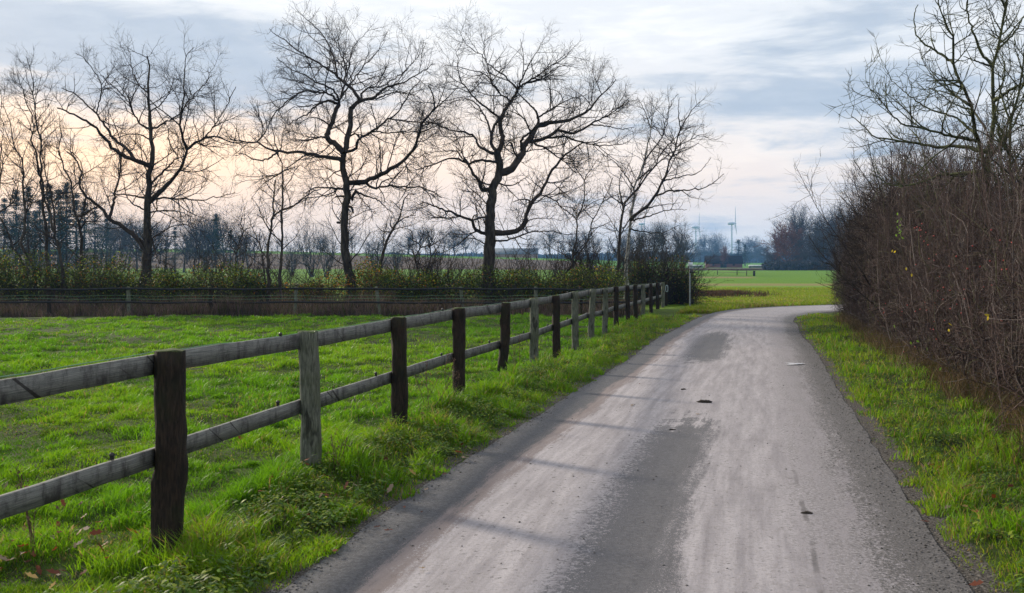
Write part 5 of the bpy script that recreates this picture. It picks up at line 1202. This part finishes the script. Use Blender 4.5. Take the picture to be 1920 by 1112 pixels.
# low scrub at the feet of that wood and a very far tree line: masses nobody could count
def mass(name, label, xs, ys, tops, n, seed, size, mat, kind='stuff'):
    r = np.random.default_rng(seed); t = r.random(n); x = np.interp(t, np.linspace(0, 1, len(xs)), xs); y = np.interp(t, np.linspace(0, 1, len(ys)), ys)
    y = y+r.normal(size=n)*size*5; gz = base_z(x, y); hh = np.interp(t, np.linspace(0, 1, len(tops)), tops)*(.55+.75*fbm(t*len(xs)*12, t*0, seed, 3))
    z = gz+hh*r.random(n)**.8
    V, F, _ = leafcloud(np.stack([x, y, z], 1), size, [(1, 1, 1)], [1], r)
    p = np.zeros((n//6, 3, 3)); p[:, 0] = np.stack([x, y, gz], 1)[:n//6]; p[:, 1] = p[:, 0]+np.stack([0*x, 0*x, hh*.5], 1)[:n//6]; p[:, 2] = p[:, 1]+np.stack([r.normal(size=n)*size, 0*x, hh*.5], 1)[:n//6]
    G = Geo(); G.add(V, F); V, F = tubes(p, np.full((n//6, 3), size*.12), 3, r); G.add(V, F); o = G.build(name, M[mat]); tag(o, label, kind=kind)
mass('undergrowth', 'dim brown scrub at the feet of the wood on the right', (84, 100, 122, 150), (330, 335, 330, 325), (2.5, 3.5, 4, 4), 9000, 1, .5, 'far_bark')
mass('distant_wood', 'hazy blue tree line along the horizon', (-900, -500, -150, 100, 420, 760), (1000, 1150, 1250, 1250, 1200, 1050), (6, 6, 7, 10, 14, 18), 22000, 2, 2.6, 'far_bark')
# brown low hedge strip before the barn
r = np.random.default_rng(6); n = 16000; y = 330+14*r.random(n); x = y*(.172+.155*r.random(n)); z = base_z(x, y)
V, F, C = blades(x, y, z, .6*(.5+.6*r.random(n)), np.full(n, .2), (np.array([.06, .045, .038])*(.6+.9*r.random((n, 1)))), r, .3)
tag(mesh('low_hedge', V, F, M['leaf'], col=C), 'low dark brown strip of bare growth in front of the brick barn', kind='stuff')

# ------------------------------------------------------------------ brick barn
m, k, b = pmat('barn_brick', .85, .2)
br_ = k.new('ShaderNodeTexBrick'); k.put(br_.inputs['Vector'], k.scale(objco(k), (1, 1, 1))); br_.inputs['Color1'].default_value = (.42, .11, .07, 1); br_.inputs['Color2'].default_value = (.34, .085, .06, 1); br_.inputs['Mortar'].default_value = (.22, .17, .14, 1); br_.inputs['Scale'].default_value = 4
k.put(b.inputs['Base Color'], br_.outputs[0]); M['brick'] = m; br_.inputs['Mortar'].default_value = (.14, .06, .05, 1); br_.inputs['Mortar Size'].default_value = .01
M['roof'] = simple('barn_roof_dark', (.005, .005, .007), (.012, .012, .014), 1.5, .95, .05, .2)
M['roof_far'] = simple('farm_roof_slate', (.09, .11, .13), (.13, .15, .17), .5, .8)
M['dark'] = simple('dark_opening', (.01, .01, .01), (.02, .02, .02), 2, .6, .3)
M['door'] = simple('pale_door', (.22, .28, .26), (.30, .36, .33), 2, .7, .2)
def barn(name, label, x, y, rz, L, Wd, eh, rh, wallm, details=True):
    gz = float(base_z(x, y)); rt = empty(name, (x, y, gz), rz); tag(rt, label, 'barn')
    l, w2 = L/2, Wd/2
    V = np.array([(-l, -w2, -.5), (l, -w2, -.5), (l, w2, -.5), (-l, w2, -.5), (-l, -w2, eh), (l, -w2, eh), (l, w2, eh), (-l, w2, eh), (-l, 0, rh-.15), (l, 0, rh-.15)])
    mesh('wall', V, [np.array([(0, 1, 5, 4), (2, 3, 7, 6)]), np.array([(3, 0, 4, 8, 7), (1, 2, 6, 9, 5)])], M[wallm], rt)
    o = .35; th = .18; sl_ = (rh-eh)/w2
    V = []
    for xx in (-l-o, l+o):
        for (yy, zz) in ((-w2-o, eh-o*sl_), (0, rh), (w2+o, eh-o*sl_)): V += [(xx, yy, zz), (xx, yy, zz+th)]
    V = np.array(V); F = [(0, 2, 8, 6), (2, 4, 10, 8), (1, 7, 9, 3), (3, 9, 11, 5), (0, 6, 7, 1), (4, 5, 11, 10), (0, 1, 3, 2), (2, 3, 5, 4), (6, 8, 9, 7), (8, 10, 11, 9)]
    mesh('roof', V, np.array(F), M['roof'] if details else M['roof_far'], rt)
    if details:
        V, F = box((-l-.03, .3, 1.35), (.1, 2.6, 2.7)); mesh('door', V, F, M['door'], rt)
        V, F = box((-.3, -w2-.03, 1.3), (3.0, .1, 2.6)); mesh('doorway', V, F, M['dark'], rt)
        for xx in (-5.2, 4.6): V, F = box((xx, -w2-.03, 1.5), (1.0, .1, .8)); mesh('window', V, F, M['dark'], rt)
    return rt
barn('brick_barn', 'red brick barn with steep dark roof far across the fields', 104.5, 492, -.12, 17.5, 8, 2.3, 5.9, 'brick')
M['farm_wall'] = simple('farm_wall', (.25, .16, .13), (.32, .22, .18), .5, .8)
barn('farm_building', 'long low farm building with dark roof beyond the brown field', 1.4, 560, 0, 26, 11, 2.6, 5.6, 'farm_wall', False)
# low metal covers beside the barn
M['metal_roof'] = simple('pale_metal', (.35, .40, .42), (.5, .54, .55), .6, .5, .4)
def lean_to(x, y, L, label):
    gz = float(base_z(x, y)); rt = empty('field_shelter', (x, y, gz)); tag(rt, label, 'shelter')
    V, F = box((0, 0, 1.35), (L, 2.6, .12)); V[V[:, 1] < 0, 2] -= .25; mesh('roof', V, F, M['metal_roof'], rt)
    for sx_ in (-1, 1):
        for sy_ in (-1, 1): V, F = box((sx_*L*.45, sy_*1.1, .5), (.14, .14, 1.4)); mesh('leg', V, F, M['dark'], rt)
    V, F = box((0, 1.2, .6), (L*.96, .08, 1.1)); mesh('back_panel', V, F, M['metal_roof'], rt)
lean_to((1304-960)/FPX*480, 480, 7.5, 'low pale metal shelter left of the brick barn'); lean_to((1422-960)/FPX*470, 470, 9, 'low grey metal shelter right of the brick barn')
# field fence
ff = empty('field_fence', (42, 182, float(base_z(42, 182)))); tag(ff, 'low dark rail fence standing in the field before the barn', 'fence')
fp = [((px-960)/FPX*d, d) for px, d in ((1282, 215), (1310, 208), (1345, 200), (1382, 192), (1400, 187), (1414, 182))]; f0 = np.array(ff.location)
for i, (x, y) in enumerate(fp):
    gz = float(base_z(x, y)); V, F = box((x, y, gz+.5), (.12 if i < 5 else .4, .12, .95)); mesh('post', V-f0, F, M['dark'], ff)
    if i:
        x0, y0 = fp[i-1]
        for zz in (.95, .55) if i > 2 else (.95,):
            V, F = tubes(np.array([[(x0, y0, gz+zz), ((x+x0)/2, (y+y0)/2, gz+zz), (x, y, gz+zz)]]), np.full((1, 3), .035), 4); mesh('rail', V-f0, F, M['dark'], ff)

# ------------------------------------------------------------------ wind turbines
M['turbine'] = simple('turbine_white', (.45, .50, .56), (.52, .57, .62), .1, .5, .3)
def turbine(px, hub, d, label, yaw, phase, bl):
    x = (px-960)/FPX*d; gz = float(base_z(x, d)); hz = EYE-(hub-492)*d/FPX-gz
    rt = empty('wind_turbine', (x, d, gz), yaw); tag(rt, label, 'wind turbine', 'wind turbines on the horizon')
    V, F = tube1([(0, 0, -2), (0, 0, hz*.5), (0, 0, hz-2)], [1.7, 1.3, 1.0], 12); mesh('tower', V, F, M['turbine'], rt, smooth=True)
    V, F = tubes(np.array([[(0, 6, hz), (0, 5.5, hz), (0, -3.4, hz), (0, -4, hz)]], float), np.array([[.6, 2.2, 2.2, 1.2]]), 10); mesh('nacelle', V, F, M['turbine'], rt, smooth=True)
    V, F = tubes(np.array([[(0, -3.9, hz), (0, -5, hz), (0, -6.4, hz), (0, -6.9, hz)]], float), np.array([[1.6, 1.9, 1.2, .2]]), 10); hb = mesh('hub', V, F, M['turbine'], rt, smooth=True)
    for q in range(3):
        a = phase+q*2*math.pi/3; u_ = np.array([math.sin(a), 0, math.cos(a)]); s_ = np.array([math.cos(a), 0, -math.sin(a)]); c0 = np.array([0, -5.2, hz]); V = []
        ts = (0, .04, .12, .25, .5, .75, .95, 1); ws = (.9, .9, 1.9, 1.9, 1.3, .85, .45, .08)
        for t_, w_ in zip(ts, ws):
            c = c0+u_*bl*t_
            V += [c+s_*w_, c+np.array([0, .35*w_+.1, 0]), c-s_*w_, c-np.array([0, .35*w_+.1, 0])]
        F = [(i*4+j_, i*4+(j_+1) % 4, (i+1)*4+(j_+1) % 4, (i+1)*4+j_) for i in range(7) for j_ in range(4)]
        mesh('blade', np.array(V), np.array(F), M['turbine'], hb)
turbine(1372, 419, 1500, 'tallest of the three far wind turbines, above the brick barn', 1.25, .12, 27)
turbine(1304.5, 426, 1650, 'middle far wind turbine, above the white-topped sign post', 1.25, .25, 26)
turbine(1203, 420, 1900, 'faintest far wind turbine, seen through the pale leaning tree', 1.2, .5, 32)

# ------------------------------------------------------------------ haze
V, F = box((0, 1150, 84), (4400, 2900, 190)); V[:, 2] = np.where(V[:, 2] < 80, -4, 146)
hm = bpy.data.materials.new('haze_air'); hm.use_nodes = True; k = NT(hm.node_tree); k.n.clear()
pv = k.new('ShaderNodeVolumePrincipled'); pv.inputs['Color'].default_value = (.20, .45, .90, 1); pv.inputs['Density'].default_value = .00024; pv.inputs['Anisotropy'].default_value = .0
o = k.new('ShaderNodeOutputMaterial'); k.l.new(pv.outputs[0], o.inputs['Volume'])
hz = mesh('haze', V, F, hm); tag(hz, 'thin blue haze lying over the fields', kind='stuff')
